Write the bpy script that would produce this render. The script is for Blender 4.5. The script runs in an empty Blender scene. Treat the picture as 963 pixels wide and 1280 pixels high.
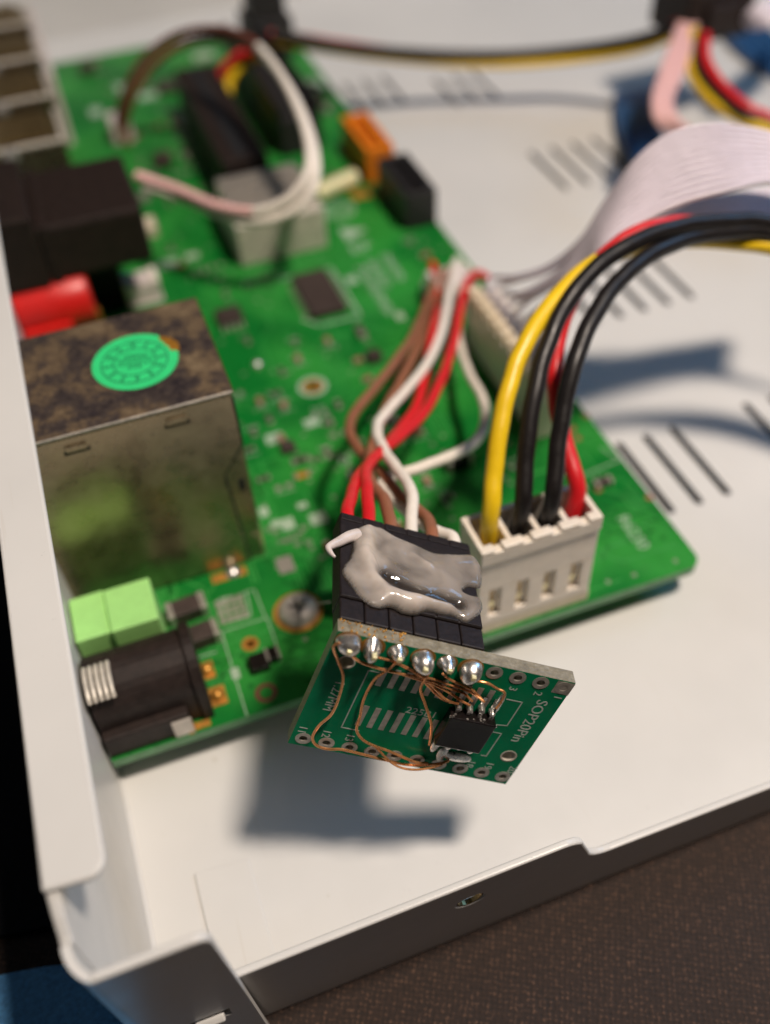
import bpy, bmesh, math, random
from mathutils import Vector, Matrix
random.seed(7)
scn = bpy.context.scene
col = scn.collection

# ------------------------------------------------------------------ camera
# working frame: millimetres, origin under the lens on the top face of the big board,
# x along its front edge, y towards the far end of the case, z up. Table top at z = -9.
S = 0.001
ZO = 9.0
F = 1183.7504
CR = ((0.93727804, -0.34599908, -0.04236176),
      (-0.28346258, -0.68580395, -0.67031478),
      (0.20287644, 0.64027929, -0.74086678))       # rows: image right, image down, forward
CZ = 108.26
RIGHT, DOWN, FWD = (Vector(r) for r in CR)
CAMP = Vector((0, 0, CZ))


def w(p):
    return Vector((p[0] * S, p[1] * S, (p[2] + ZO) * S))


def ray(x, y):
    return RIGHT * ((x - 481.5) / F) + DOWN * ((y - 640) / F) + FWD


def P(x, y, z=0.0):
    """photo pixel -> point (mm) on the level plane at height z"""
    d = ray(x, y)
    return CAMP + d * ((z - CZ) / d.z)


cam = bpy.data.cameras.new('camera')
cam.sensor_fit = 'VERTICAL'
cam.sensor_height = 24.0
cam.lens = F / 1280 * 24.0
cam.clip_start = 0.004
cam.clip_end = 20.0
cam.dof.use_dof = True
cam.dof.focus_distance = 0.0975
cam.dof.aperture_fstop = 7.6
camo = bpy.data.objects.new('camera', cam)
col.objects.link(camo)
M = Matrix.Identity(4)
for i in range(3):
    M[i][0], M[i][1], M[i][2] = RIGHT[i], -DOWN[i], -FWD[i]
M.translation = w(CAMP)
camo.matrix_world = M
scn.camera = camo

# ------------------------------------------------------------------ light
world = bpy.data.worlds.new('World')
scn.world = world
world.use_nodes = True
bg = world.node_tree.nodes['Background']
bg.inputs[0].default_value = (0.8, 0.72, 0.68, 1)
bg.inputs[1].default_value = 0.004


def area(name, pos, target, size, power, color, shape='DISK', size_y=None):
    l = bpy.data.lights.new(name, 'AREA')
    l.shape = shape
    l.size = size * S
    if size_y:
        l.size_y = size_y * S
    l.energy = power
    l.color = color
    o = bpy.data.objects.new(name, l)
    col.objects.link(o)
    o.location = w(pos)
    d = w(target) - w(pos)
    o.rotation_euler = d.to_track_quat('-Z', 'Y').to_euler()
    return o


area('desk_lamp_light', (169, -13, 470), (60, 90, 0), 60, 2.9, (1.0, 0.86, 0.735))
area('window_light', (560, 190, 380), (60, 90, 0), 260, 0.85, (0.22, 0.54, 1.0), 'RECTANGLE', 200)
area('fill_light', (-380, 330, 460), (0, 90, 0), 320, 0.12, (0.88, 0.94, 1.0), 'RECTANGLE', 260)  # unseen fill added to brighten the blue cloth and the adapter's shadow

vs = scn.view_settings
vs.view_transform = 'Standard'
vs.look = 'None'
vs.exposure = 0.0
vs.gamma = 1.0
scn.cycles.max_bounces = 8
scn.cycles.use_denoising = True
scn.cycles.sample_clamp_indirect = 4.0

# ------------------------------------------------------------------ materials


class NT:
    def __init__(s, name):
        s.m = bpy.data.materials.new(name)
        s.m.use_nodes = True
        s.t = s.m.node_tree
        s.b = s.t.nodes['Principled BSDF']
        s.co = None

    def n(s, typ, **kw):
        nd = s.t.nodes.new(typ)
        for k, v in kw.items():
            setattr(nd, k, v)
        return nd

    def l(s, a, b):
        s.t.links.new(a, b)

    def coords(s):
        if s.co is None:
            tc = s.n('ShaderNodeTexCoord')
            mp = s.n('ShaderNodeMapping')
            mp.inputs['Scale'].default_value = (1000, 1000, 1000)
            s.l(tc.outputs['Object'], mp.inputs['Vector'])
            s.co = mp.outputs['Vector']
        return s.co

    def noise(s, scale, detail=4, rough=0.6, dist=0.0):
        n = s.n('ShaderNodeTexNoise')
        n.inputs['Scale'].default_value = scale
        n.inputs['Detail'].default_value = detail
        n.inputs['Roughness'].default_value = rough
        n.inputs['Distortion'].default_value = dist
        s.l(s.coords(), n.inputs['Vector'])
        return n.outputs['Fac']

    def ramp(s, fac, stops):
        r = s.n('ShaderNodeValToRGB')
        e = r.color_ramp.elements
        while len(e) < len(stops):
            e.new(0.5)
        for el, (p, c) in zip(e, stops):
            el.position = p
            el.color = (c, c, c, 1) if isinstance(c, (int, float)) else (*c, 1)
        s.l(fac, r.inputs['Fac'])
        return r.outputs['Color']

    def mix(s, fac, a, b, mode='MIX'):
        m = s.n('ShaderNodeMix', data_type='RGBA', blend_type=mode)
        for sock, v in ((m.inputs[0], fac), (m.inputs[6], a), (m.inputs[7], b)):
            if isinstance(v, (int, float)):
                sock.default_value = v
            elif isinstance(v, tuple):
                sock.default_value = (*v, 1)
            else:
                s.l(v, sock)
        return m.outputs[2]

    def bump(s, fac, strength, dist=0.05):
        b = s.n('ShaderNodeBump')
        b.inputs['Strength'].default_value = strength
        b.inputs['Distance'].default_value = dist * S
        s.l(fac, b.inputs['Height'])
        s.l(b.outputs['Normal'], s.b.inputs['Normal'])

    def set(s, **kw):
        for k, v in kw.items():
            sock = s.b.inputs[k.replace('_', ' ')]
            if isinstance(v, (int, float)):
                sock.default_value = v
            elif isinstance(v, tuple):
                sock.default_value = (*v, 1) if sock.type == 'RGBA' else v
            else:
                s.l(v, sock)
        return s


def mat(name, c, rough=0.45, metal=0.0, var=0.15, scale=0.6, bump=0.0, bscale=3.0, **kw):
    t = NT(name)
    dark = tuple(max(0, x * (1 - var)) for x in c)
    light = tuple(min(1, x * (1 + var)) for x in c)
    f = t.noise(scale, 5)
    t.set(Base_Color=t.ramp(f, [(0.3, dark), (0.7, light)]), Metallic=metal)
    rr = t.ramp(t.noise(scale * 2.3, 4), [(0.3, max(0, rough - 0.07)), (0.7, min(1, rough + 0.07))])
    t.set(Roughness=rr)
    if bump:
        t.bump(t.noise(bscale, 3), bump, 0.06)
    for k, v in kw.items():
        t.set(**{k: v})
    return t.m


def pcb_mat(name, base, light, dark):
    t = NT(name)
    n1 = t.ramp(t.noise(0.055, 1, 0.4, 0.0), [(0.40, 0.0), (0.60, 1.0)])
    c = t.mix(n1, base, light)
    # etched tracks seen through the solder mask
    for sc, rot, wd in ((0.30, 0.0, 0.05), (0.24, math.pi / 4, 0.045)):
        mp = t.n('ShaderNodeMapping')
        mp.inputs['Rotation'].default_value = (0, 0, rot)
        t.l(t.coords(), mp.inputs['Vector'])
        br = t.n('ShaderNodeTexBrick')
        br.inputs['Scale'].default_value = sc
        br.inputs['Mortar Size'].default_value = wd
        br.inputs['Mortar Smooth'].default_value = 0.3
        br.inputs['Brick Width'].default_value = 2.7
        br.inputs['Row Height'].default_value = 0.55
        br.inputs['Color1'].default_value = (0, 0, 0, 1)
        br.inputs['Color2'].default_value = (0, 0, 0, 1)
        br.inputs['Mortar'].default_value = (1, 1, 1, 1)
        t.l(mp.outputs['Vector'], br.inputs['Vector'])
        msk = t.ramp(t.noise(0.07, 2), [(0.5, 0.0), (0.56, 0.65)])
        k = t.mix(1.0, br.outputs['Color'], msk, 'MULTIPLY')
        c = t.mix(k, c, dark)
    sp = t.ramp(t.noise(0.5, 4), [(0.3, 0.9), (0.7, 1.05)])
    c = t.mix(1.0, c, sp, 'MULTIPLY')
    v = t.n('ShaderNodeTexVoronoi')
    v.inputs['Scale'].default_value = 0.33
    t.l(t.coords(), v.inputs['Vector'])
    c = t.mix(t.ramp(v.outputs['Distance'], [(0.10, 0.6), (0.17, 0.0)]), c, dark)
    t.set(Base_Color=c, Roughness=t.ramp(t.noise(0.4, 3), [(0.3, 0.3), (0.7, 0.5)]), Specular_IOR_Level=0.2)
    t.bump(t.noise(0.8, 3), 0.12, 0.05)
    return t.m


def paint_mat():
    t = NT('white_paint')
    base = t.ramp(t.noise(0.03, 4), [(0.3, (0.60, 0.597, 0.58)), (0.7, (0.655, 0.65, 0.63))])
    sp = t.ramp(t.noise(0.9, 6, 0.75), [(0.0, 0.7), (0.30, 0.75), (0.36, 1.0)])
    base = t.mix(t.ramp(t.noise(0.05, 3), [(0.48, 0.0), (0.62, 1.0)]), base, t.mix(1.0, base, sp, 'MULTIPLY'))
    v = t.n('ShaderNodeTexVoronoi')
    v.inputs['Scale'].default_value = 0.11
    v.inputs['Randomness'].default_value = 1.0
    t.l(t.coords(), v.inputs['Vector'])
    base = t.mix(t.ramp(v.outputs['Distance'], [(0.022, 0.4), (0.042, 0.0)]), base, (0.40, 0.36, 0.28))
    sc2 = t.n('ShaderNodeTexNoise')
    sc2.inputs['Scale'].default_value = 1.0
    mp2 = t.n('ShaderNodeMapping')
    mp2.inputs['Scale'].default_value = (1.6, 0.05, 1.0)
    mp2.inputs['Rotation'].default_value = (0, 0, 0.5)
    t.l(t.coords(), mp2.inputs['Vector'])
    t.l(mp2.outputs['Vector'], sc2.inputs['Vector'])
    base = t.mix(t.ramp(sc2.outputs['Fac'], [(0.70, 0.0), (0.76, 0.35)]), base, (0.55, 0.52, 0.47))
    t.set(Base_Color=base, Roughness=t.ramp(t.noise(0.2, 4), [(0.3, 0.3), (0.7, 0.42)]))
    t.bump(t.noise(1.6, 3), 0.06, 0.05)
    return t.m


def fabric_mat():
    t = NT('brown_fabric')
    mp = t.n('ShaderNodeMapping')
    mp.inputs['Rotation'].default_value = (0, 0, 0.5)
    t.l(t.coords(), mp.inputs['Vector'])
    w1 = t.n('ShaderNodeTexWave', wave_type='BANDS', bands_direction='X')
    w2 = t.n('ShaderNodeTexWave', wave_type='BANDS', bands_direction='Y')
    for wv in (w1, w2):
        wv.inputs['Scale'].default_value = 0.5
        wv.inputs['Distortion'].default_value = 3.0
        wv.inputs['Detail'].default_value = 2.0
        wv.inputs['Detail Scale'].default_value = 1.2
        t.l(mp.outputs['Vector'], wv.inputs['Vector'])
    k = t.mix(0.5, w1.outputs['Color'], w2.outputs['Color'])
    k2 = t.mix(0.82, k, t.noise(1.7, 5, 0.75))
    c = t.ramp(k2, [(0.25, (0.005, 0.002, 0.001)), (0.56, (0.026, 0.012, 0.007)), (0.78, (0.17, 0.09, 0.055))])
    t.set(Base_Color=c, Roughness=0.8, Sheen_Weight=0.3)
    t.bump(k2, 0.8, 0.35)
    return t.m


def rust_mat():
    t = NT('tarnished_shield')
    n = t.noise(0.2, 8, 0.66, 0.15)
    c = t.ramp(n, [(0.34, (0.055, 0.045, 0.055)), (0.47, (0.11, 0.085, 0.075)), (0.56, (0.20, 0.14, 0.085)), (0.70, (0.30, 0.22, 0.13))])
    g = t.ramp(t.noise(1.6, 6, 0.8), [(0.35, 0.55), (0.65, 1.15)])
    c = t.mix(1.0, c, g, 'MULTIPLY')
    t.set(Base_Color=c, Metallic=0.55, Roughness=t.ramp(n, [(0.4, 0.38), (0.6, 0.62)]))
    t.bump(t.noise(2.0, 5), 0.15, 0.05)
    return t.m


def nickel_mat():
    t = NT('dull_nickel')
    n = t.noise(0.3, 7, 0.7)
    c = t.ramp(n, [(0.3, (0.30, 0.245, 0.155)), (0.7, (0.43, 0.355, 0.235))])
    sp = t.ramp(t.noise(1.5, 6, 0.8), [(0.30, (0.35, 0.22, 0.12)), (0.40, (1, 1, 1))])
    c = t.mix(0.7, c, t.mix(1.0, c, sp, 'MULTIPLY'))
    t.set(Base_Color=c, Metallic=0.9, Roughness=t.ramp(n, [(0.3, 0.22), (0.7, 0.36)]))
    t.bump(t.noise(0.12, 2), 0.25, 0.6)
    return t.m


def glue_mat():
    t = NT('hot_glue')
    at = t.n('ShaderNodeAttribute', attribute_name='milk')
    cl = t.ramp(t.noise(0.30, 2, 0.45, 0.3), [(0.34, 0.62), (0.60, 1.1)])
    k = t.mix(1.0, at.outputs['Color'], cl, 'MULTIPLY')
    tr = t.n('ShaderNodeBsdfTransparent')
    tr.inputs['Color'].default_value = (0.95, 0.92, 0.88, 1)
    t.set(Base_Color=(0.76, 0.67, 0.595), Roughness=0.3, Specular_IOR_Level=0.2, Subsurface_Weight=0.4,
          Subsurface_Radius=(0.0012, 0.001, 0.0008), Subsurface_Scale=1.0)
    mx = t.n('ShaderNodeMixShader')
    t.l(k, mx.inputs[0])
    t.l(tr.outputs[0], mx.inputs[1])
    t.l(t.b.outputs[0], mx.inputs[2])
    # wet skin
    gl = t.n('ShaderNodeBsdfGlossy')
    gl.inputs['Roughness'].default_value = 0.07
    bp = t.n('ShaderNodeBump')
    bp.inputs['Strength'].default_value = 0.35
    bp.inputs['Distance'].default_value = 0.0006
    t.l(t.noise(0.5, 2, 0.4, 0.6), bp.inputs['Height'])
    t.l(bp.outputs['Normal'], gl.inputs['Normal'])
    fr = t.n('ShaderNodeFresnel')
    fr.inputs['IOR'].default_value = 1.5
    t.l(bp.outputs['Normal'], fr.inputs['Normal'])
    m2 = t.n('ShaderNodeMixShader')
    t.l(fr.outputs[0], m2.inputs[0])
    t.l(mx.outputs[0], m2.inputs[1])
    t.l(gl.outputs[0], m2.inputs[2])
    t.l(m2.outputs[0], t.t.nodes['Material Output'].inputs['Surface'])
    return t.m


def fibre_mat():
    t = NT('cut_fibreglass')
    n = t.noise(1.2, 6, 0.75)
    c = t.ramp(n, [(0.3, (0.13, 0.11, 0.07)), (0.55, (0.24, 0.215, 0.155)), (0.78, (0.42, 0.39, 0.32))])
    t.set(Base_Color=c, Roughness=0.3, Specular_IOR_Level=0.6)
    t.bump(t.noise(2.4, 4), 0.5, 0.12)
    return t.m


MT = dict(
    paint=paint_mat(), fabric=fabric_mat(), rust=rust_mat(), nickel=nickel_mat(), glue=glue_mat(), fibre=fibre_mat(),
    pcb=pcb_mat('green_solder_mask', (0.004, 0.15, 0.020), (0.026, 0.25, 0.036), (0.002, 0.07, 0.010)),
    pcb_edge=mat('green_board_edge', (0.10, 0.27, 0.12), 0.4, var=0.25),
    adapter=mat('dark_green_solder_mask', (0.001, 0.20, 0.085), 0.2, var=0.12, scale=0.3, Specular_IOR_Level=0.1),
    silk=mat('silkscreen_ink', (0.33, 0.45, 0.33), 0.6, var=0.2, scale=2.0),
    silk_grey=mat('pale_silkscreen', (0.42, 0.50, 0.45), 0.5, var=0.15, scale=2.0),
    tin=mat('tinned_pad', (0.45, 0.42, 0.37), 0.38, 0.6, var=0.25, scale=1.5, bump=0.2),
    solder=mat('solder', (0.74, 0.71, 0.68), 0.3, 0.9, var=0.3, scale=1.0, bump=0.35, bscale=1.3),
    copper=mat('enamelled_copper', (0.80, 0.36, 0.15), 0.3, 0.75, var=0.2, scale=1.0),
    gold=mat('gold_plate', (0.62, 0.30, 0.06), 0.38, 0.6, var=0.25),
    steel=mat('steel', (0.55, 0.51, 0.46), 0.4, 0.75, var=0.15),
    dull=mat('grey_metal', (0.60, 0.55, 0.47), 0.42, 0.25, var=0.2),
    brass=mat('brass_shell', (0.26, 0.18, 0.075), 0.33, 0.8, var=0.3),
    bright=mat('bright_can', (1.0, 0.84, 0.48), 0.32, 0.35),
    black=mat('black_plastic', (0.018, 0.016, 0.017), 0.5, var=0.3, scale=1.5, bump=0.25, bscale=4),
    housing=mat('black_housing', (0.013, 0.009, 0.009), 0.5, var=0.4, scale=2.0, bump=0.5, bscale=2.5, Specular_IOR_Level=0.3),
    softblack=mat('dusty_black_plastic', (0.018, 0.011, 0.009), 0.55, var=0.4, scale=0.8, bump=0.3, Specular_IOR_Level=0.3),
    chip=mat('chip_epoxy', (0.045, 0.030, 0.026), 0.5, var=0.25, bump=0.2),
    smallchip=mat('chip_black', (0.008, 0.006, 0.006), 0.2, var=0.3, bump=0.3),
    white=mat('white_nylon', (0.74, 0.67, 0.58), 0.45, var=0.07, bump=0.15, bscale=2, Subsurface_Weight=0.2, Subsurface_Radius=(0.001, 0.0008, 0.0006)),
    cream=mat('cream_nylon', (0.72, 0.62, 0.46), 0.45, var=0.1, Subsurface_Weight=0.15, Subsurface_Radius=(0.001, 0.0008, 0.0006)),
    clear=mat('milky_plastic', (0.62, 0.55, 0.52), 0.3, var=0.12),
    red=mat('red_insulation', (0.62, 0.012, 0.018), 0.36, var=0.08),
    redjack=mat('red_plastic', (0.62, 0.010, 0.008), 0.4, var=0.1, bump=0.1),
    yellow=mat('yellow_insulation', (0.80, 0.53, 0.010), 0.36, var=0.06),
    blackw=mat('black_insulation', (0.010, 0.008, 0.008), 0.4, var=0.2, Specular_IOR_Level=0.4),
    brown=mat('brown_insulation', (0.27, 0.105, 0.055), 0.45, var=0.12),
    whitew=mat('white_insulation', (0.78, 0.72, 0.64), 0.45, var=0.06),
    greyw=mat('grey_insulation', (0.42, 0.41, 0.42), 0.45, var=0.08),
    lilac=mat('grey_ribbon', (0.66, 0.60, 0.67), 0.4, var=0.06),
    navy=mat('navy_blue', (0.02, 0.085, 0.22), 0.45, var=0.2),
    pink=mat('pink_insulation', (0.75, 0.45, 0.43), 0.45, var=0.1),
    darkbrown=mat('dark_brown_insulation', (0.16, 0.045, 0.03), 0.5, var=0.15),
    track=mat('masked_copper', (0.03, 0.26, 0.045), 0.4, var=0.15, scale=0.2),
    zinc=mat('zinc_plate', (0.50, 0.46, 0.42), 0.42, 0.35, var=0.15),
    orange=mat('orange_plastic', (0.72, 0.20, 0.012), 0.42, var=0.1),
    green=mat('pale_green_plastic', (0.33, 0.66, 0.20), 0.45, var=0.06),
    sticker=mat('green_paper', (0.025, 0.60, 0.19), 0.6, var=0.06),
    ink=mat('dark_green_ink', (0.004, 0.10, 0.05), 0.6),
    amber=mat('glue_residue', (0.26, 0.12, 0.015), 0.4, var=0.3),
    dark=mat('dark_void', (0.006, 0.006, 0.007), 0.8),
    blue=mat('blue_cloth', (0.14, 0.42, 0.88), 0.85, var=0.3, scale=1.5, bump=0.6, bscale=2.5),
    cloth=mat('black_cloth', (0.004, 0.004, 0.007), 0.9, var=0.3, bump=0.4),
)

# ------------------------------------------------------------------ mesh helpers


def ident(p):
    return Vector(p)


def catmull(pts, n=8):
    pts = [Vector(p) for p in pts]
    if len(pts) < 3:
        return pts
    out = []
    ext = [pts[0] * 2 - pts[1]] + pts + [pts[-1] * 2 - pts[-2]]
    for i in range(1, len(ext) - 2):
        a, b, c, d = ext[i - 1:i + 3]
        for k in range(n):
            t = k / n
            out.append(0.5 * ((2 * b) + (c - a) * t + (2 * a - 5 * b + 4 * c - d) * t * t + (3 * b - a - 3 * c + d) * t ** 3))
    out.append(pts[-1])
    return out


class MB:
    def __init__(s):
        s.v, s.f = [], []

    def add(s, vs, fs, fr=ident):
        o = len(s.v)
        s.v += [fr(p) for p in vs]
        s.f += [tuple(i + o for i in f) for f in fs]
        return s

    def box(s, a, b, fr=ident):
        x0, y0, z0 = (min(a[i], b[i]) for i in range(3))
        x1, y1, z1 = (max(a[i], b[i]) for i in range(3))
        vs = [(x0, y0, z0), (x1, y0, z0), (x1, y1, z0), (x0, y1, z0), (x0, y0, z1), (x1, y0, z1), (x1, y1, z1), (x0, y1, z1)]
        return s.add(vs, [(0, 3, 2, 1), (4, 5, 6, 7), (0, 1, 5, 4), (1, 2, 6, 5), (2, 3, 7, 6), (3, 0, 4, 7)], fr)

    def prism(s, poly, h0, h1, axis=2, fr=ident):
        """extrude a 2-D outline along an axis (0: yz outline, 1: xz, 2: xy)"""
        def p3(p, h):
            return {2: (p[0], p[1], h), 1: (p[0], h, p[1]), 0: (h, p[0], p[1])}[axis]
        n = len(poly)
        vs = [p3(p, h0) for p in poly] + [p3(p, h1) for p in poly]
        fs = [tuple(range(n - 1, -1, -1)), tuple(range(n, 2 * n))]
        fs += [(i, (i + 1) % n, n + (i + 1) % n, n + i) for i in range(n)]
        return s.add(vs, fs, fr)

    def tube(s, pts, r, seg=10, n=8, fr=ident, smooth=True, wob=0.0):
        path = catmull([fr(p) for p in pts], n) if smooth else [fr(p) for p in pts]
        if wob:
            f1, f2, f3 = (random.uniform(0, 6) for _ in range(3))
            path = [p + Vector((math.sin(i * .9 + f1), math.sin(i * .7 + f2), math.sin(i * 1.1 + f3))) * wob for i, p in enumerate(path)]
        rr = r if callable(r) else (lambda t: r)
        prev = None
        vs, fs = [], []
        m = len(path)
        for i, p in enumerate(path):
            d = (path[min(i + 1, m - 1)] - path[max(i - 1, 0)]).normalized()
            if prev is None:
                a = d.orthogonal().normalized()
            else:
                a = (prev - d * prev.dot(d)).normalized()
            prev = a
            b = d.cross(a)
            q = rr(i / (m - 1))
            vs += [p + (a * math.cos(2 * math.pi * k / seg) + b * math.sin(2 * math.pi * k / seg)) * q for k in range(seg)]
        for i in range(m - 1):
            for k in range(seg):
                fs.append((i * seg + k, i * seg + (k + 1) % seg, (i + 1) * seg + (k + 1) % seg, (i + 1) * seg + k))
        fs.append(tuple(range(seg - 1, -1, -1)))
        fs.append(tuple((m - 1) * seg + k for k in range(seg)))
        return s.add(vs, fs)

    def lathe(s, prof, c, seg=24, fr=ident, axis=2, jit=0.0):
        """profile of (radius, height) spun about an axis through c"""
        vs, fs = [], []
        for (r, h) in prof:
            for k in range(seg):
                a = 2 * math.pi * k / seg
                q = r * (1 + random.uniform(-jit, jit))
                e = (q * math.cos(a), q * math.sin(a), h)
                e = {2: e, 0: (e[2], e[0], e[1]), 1: (e[0], e[2], e[1])}[axis]
                vs.append((c[0] + e[0], c[1] + e[1], c[2] + e[2]))
        m = len(prof)
        for i in range(m - 1):
            for k in range(seg):
                fs.append((i * seg + k, i * seg + (k + 1) % seg, (i + 1) * seg + (k + 1) % seg, (i + 1) * seg + k))
        if prof[0][0] > 1e-6:
            fs.append(tuple(range(seg - 1, -1, -1)))
        if prof[-1][0] > 1e-6:
            fs.append(tuple((m - 1) * seg + k for k in range(seg)))
        return s.add(vs, fs, fr)

    def ring(s, r0, r1, h0, h1, c, seg=28, fr=ident, axis=2):
        vs, fs = [], []
        for (r, h) in ((r0, h0), (r1, h0), (r1, h1), (r0, h1)):
            for k in range(seg):
                a = 2 * math.pi * k / seg
                e = (r * math.cos(a), r * math.sin(a), h)
                e = {2: e, 0: (e[2], e[0], e[1]), 1: (e[0], e[2], e[1])}[axis]
                vs.append((c[0] + e[0], c[1] + e[1], c[2] + e[2]))
        for i in range(4):
            j = (i + 1) % 4
            for k in range(seg):
                fs.append((i * seg + k, i * seg + (k + 1) % seg, j * seg + (k + 1) % seg, j * seg + k))
        return s.add(vs, fs, fr)

    def text(s, string, size, fr, depth=0.03):
        """lettering as flat raised ink; fr maps (along, up, out) to mm"""
        cu = bpy.data.curves.new('lettering', 'FONT')
        cu.body = string
        cu.size = size
        cu.align_x = 'CENTER'
        cu.align_y = 'CENTER'
        cu.resolution_u = 3
        cu.extrude = depth / 2
        tmp = bpy.data.objects.new('lettering', cu)
        col.objects.link(tmp)
        me = bpy.data.meshes.new_from_object(tmp.evaluated_get(bpy.context.evaluated_depsgraph_get()))
        s.add([v.co.copy() for v in me.vertices], [tuple(p.vertices) for p in me.polygons], lambda p: fr((p[0], p[1], p[2] + depth / 2)))
        bpy.data.objects.remove(tmp)
        bpy.data.curves.remove(cu)
        bpy.data.meshes.remove(me)
        return s


ORG = {}


def root(name, label, cat, base, group=None, kind=None):
    o = bpy.data.objects.new(name, None)
    o.empty_display_size = 0.005
    col.objects.link(o)
    o.location = w(base)
    ORG[o] = w(base)
    o['label'] = label
    if cat:
        o['category'] = cat
    if group:
        o['group'] = group
    if kind:
        o['kind'] = kind
    return o


def obj(name, mb, m, parent=None, bevel=0.0, smooth=False, seg=2, label=None, base=(0, 0, 0)):
    org = ORG[parent] if parent else w(base)
    me = bpy.data.meshes.new(name)
    me.from_pydata([w(p) - org for p in mb.v], [], mb.f)
    me.update()
    bm = bmesh.new()
    bm.from_mesh(me)
    bmesh.ops.recalc_face_normals(bm, faces=bm.faces)
    bm.to_mesh(me)
    bm.free()
    for mm in (m if isinstance(m, (list, tuple)) else [m]):
        me.materials.append(MT[mm])
    o = bpy.data.objects.new(name, me)
    col.objects.link(o)
    if parent:
        o.parent = parent
    else:
        o.location = org
    ORG[o] = org
    if smooth:
        me.polygons.foreach_set('use_smooth', [True] * len(me.polygons))
        me.set_sharp_from_angle(angle=math.radians(40))
    if bevel:
        b = o.modifiers.new('soft_edges', 'BEVEL')
        b.width = bevel * S
        b.segments = seg
        b.limit_method = 'ANGLE'
        b.angle_limit = math.radians(40)
    if label:
        o['label'] = label
    return o


def cut(o, mb):
    """drill real openings: boolean difference baked into the mesh"""
    org = ORG[o]
    me = bpy.data.meshes.new('cutter')
    me.from_pydata([w(p) - org for p in mb.v], [], mb.f)
    bm = bmesh.new()
    bm.from_mesh(me)
    bmesh.ops.recalc_face_normals(bm, faces=bm.faces)
    bm.to_mesh(me)
    bm.free()
    c = bpy.data.objects.new('cutter', me)
    col.objects.link(c)
    c.location = org
    mods = [(k.width, k.segments, k.angle_limit) for k in o.modifiers]
    o.modifiers.clear()
    b = o.modifiers.new('cut', 'BOOLEAN')
    b.object = c
    b.operation = 'DIFFERENCE'
    b.solver = 'EXACT'
    bpy.context.view_layer.update()
    new = bpy.data.meshes.new_from_object(o.evaluated_get(bpy.context.evaluated_depsgraph_get()))
    o.modifiers.clear()
    old = o.data
    o.data = new
    bpy.data.meshes.remove(old)
    bpy.data.objects.remove(c)
    for wd, sg, al in mods:
        k = o.modifiers.new('soft_edges', 'BEVEL')
        k.width, k.segments, k.angle_limit, k.limit_method = wd, sg, al, 'ANGLE'


def edge_material(o, axis, slot=1):
    for p in o.data.polygons:
        if abs(p.normal.dot(Vector(axis))) < 0.7:
            p.material_index = slot


def arc(cx, cy, r, a0, a1, n=6):
    return [(cx + r * math.cos(math.radians(a0 + (a1 - a0) * i / n)), cy + r * math.sin(math.radians(a0 + (a1 - a0) * i / n))) for i in range(n + 1)]


# ================================================================== the table
mb = MB()
N = 60
for j in range(N + 1):
    for i in range(N + 1):
        x, y = -420 + 960 * i / N, -260 + 860 * j / N
        mb.v.append(Vector((x, y, -9.0 + 0.05 * math.sin(x * 0.05) * math.cos(y * 0.04))))
mb.f = [(j * (N + 1) + i, j * (N + 1) + i + 1, (j + 1) * (N + 1) + i + 1, (j + 1) * (N + 1) + i) for j in range(N) for i in range(N)]
o = obj('tabletop', mb, 'fabric', smooth=True)
o['kind'] = 'structure'
o['label'] = 'dark brown woven fabric covering the work surface'


def cloth(name, poly, m, label, z0, amp, seed):
    """a crumpled cloth with thickness, outline given in plan"""
    rnd = random.Random(seed)
    ph = [rnd.uniform(0, 6) for _ in range(6)]
    cx = sum(p[0] for p in poly) / len(poly)
    cy = sum(p[1] for p in poly) / len(poly)
    rings, mb = 14, MB()
    pts = catmull([(p[0], p[1], 0) for p in poly + poly[:1]], 6)[:-1]
    n = len(pts)
    for side in (0, 1):
        for r in range(rings + 1):
            t = r / rings
            for p in pts:
                x, y = cx + (p.x - cx) * t, cy + (p.y - cy) * t
                h = amp * (0.55 + 0.25 * math.sin(x * 0.11 + ph[0] + 0.04 * y) + 0.2 * math.sin(y * 0.13 + ph[1] - 0.05 * x)) * (1 - t ** 6)
                mb.v.append(Vector((x, y, z0 + (h + 1.2 if side else 0))))
    L = (rings + 1) * n
    for r in range(rings):
        for k in range(n):
            a, b = r * n + k, r * n + (k + 1) % n
            mb.f.append((a, a + n, b + n, b))
            mb.f.append((L + a, L + b, L + b + n, L + a + n))
    for k in range(n):
        a, b = rings * n + k, rings * n + (k + 1) % n
        mb.f.append((a, b, L + b, L + a))
    o = obj(name, mb, m, smooth=True, base=(cx, cy, z0))
    o['label'] = label
    o['category'] = 'cloth'


cloth('blue_cloth', [(-46, 20), (-34, 16), (-22, 20), (-20.5, 28), (-22, 44), (-34, 49), (-44, 48), (-50, 36)], 'blue',
      'blue cloth on the table outside the corner of the white case', -8.9, 5, 3)
cloth('black_cloth', [(-24, 52), (-60, 57), (-130, 56), (-170, 110), (-180, 200), (-140, 300), (-60, 320), (-26, 300), (-23, 180), (-22, 90)], 'cloth',
      'black cloth lying along the outside of the white case wall', -8.9, 7, 5)

# ================================================================== the case
case = root('equipment_case', 'open white sheet metal case with vent slots holding the green board', 'case', (60, 170, -8.9))
FZ = -6.4      # upper face of the floor sheet
BZ = -8.8      # lower edge of the walls
mb = MB().box((-17.5, 35.1, FZ - .8), (270, 323, FZ))
fl = obj('floor_plate', mb, 'paint', case)
cm = MB()


def slot(x, y0, y1, wd=1.5):
    x, y0, y1 = x * .986, y0 * .986, y1 * .986
    r = wd / 2
    cm.prism(arc(x, y1 - r, r, 0, 180, 6) + arc(x, y0 + r, r, 180, 360, 6), FZ - 4, FZ + 2)


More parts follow.
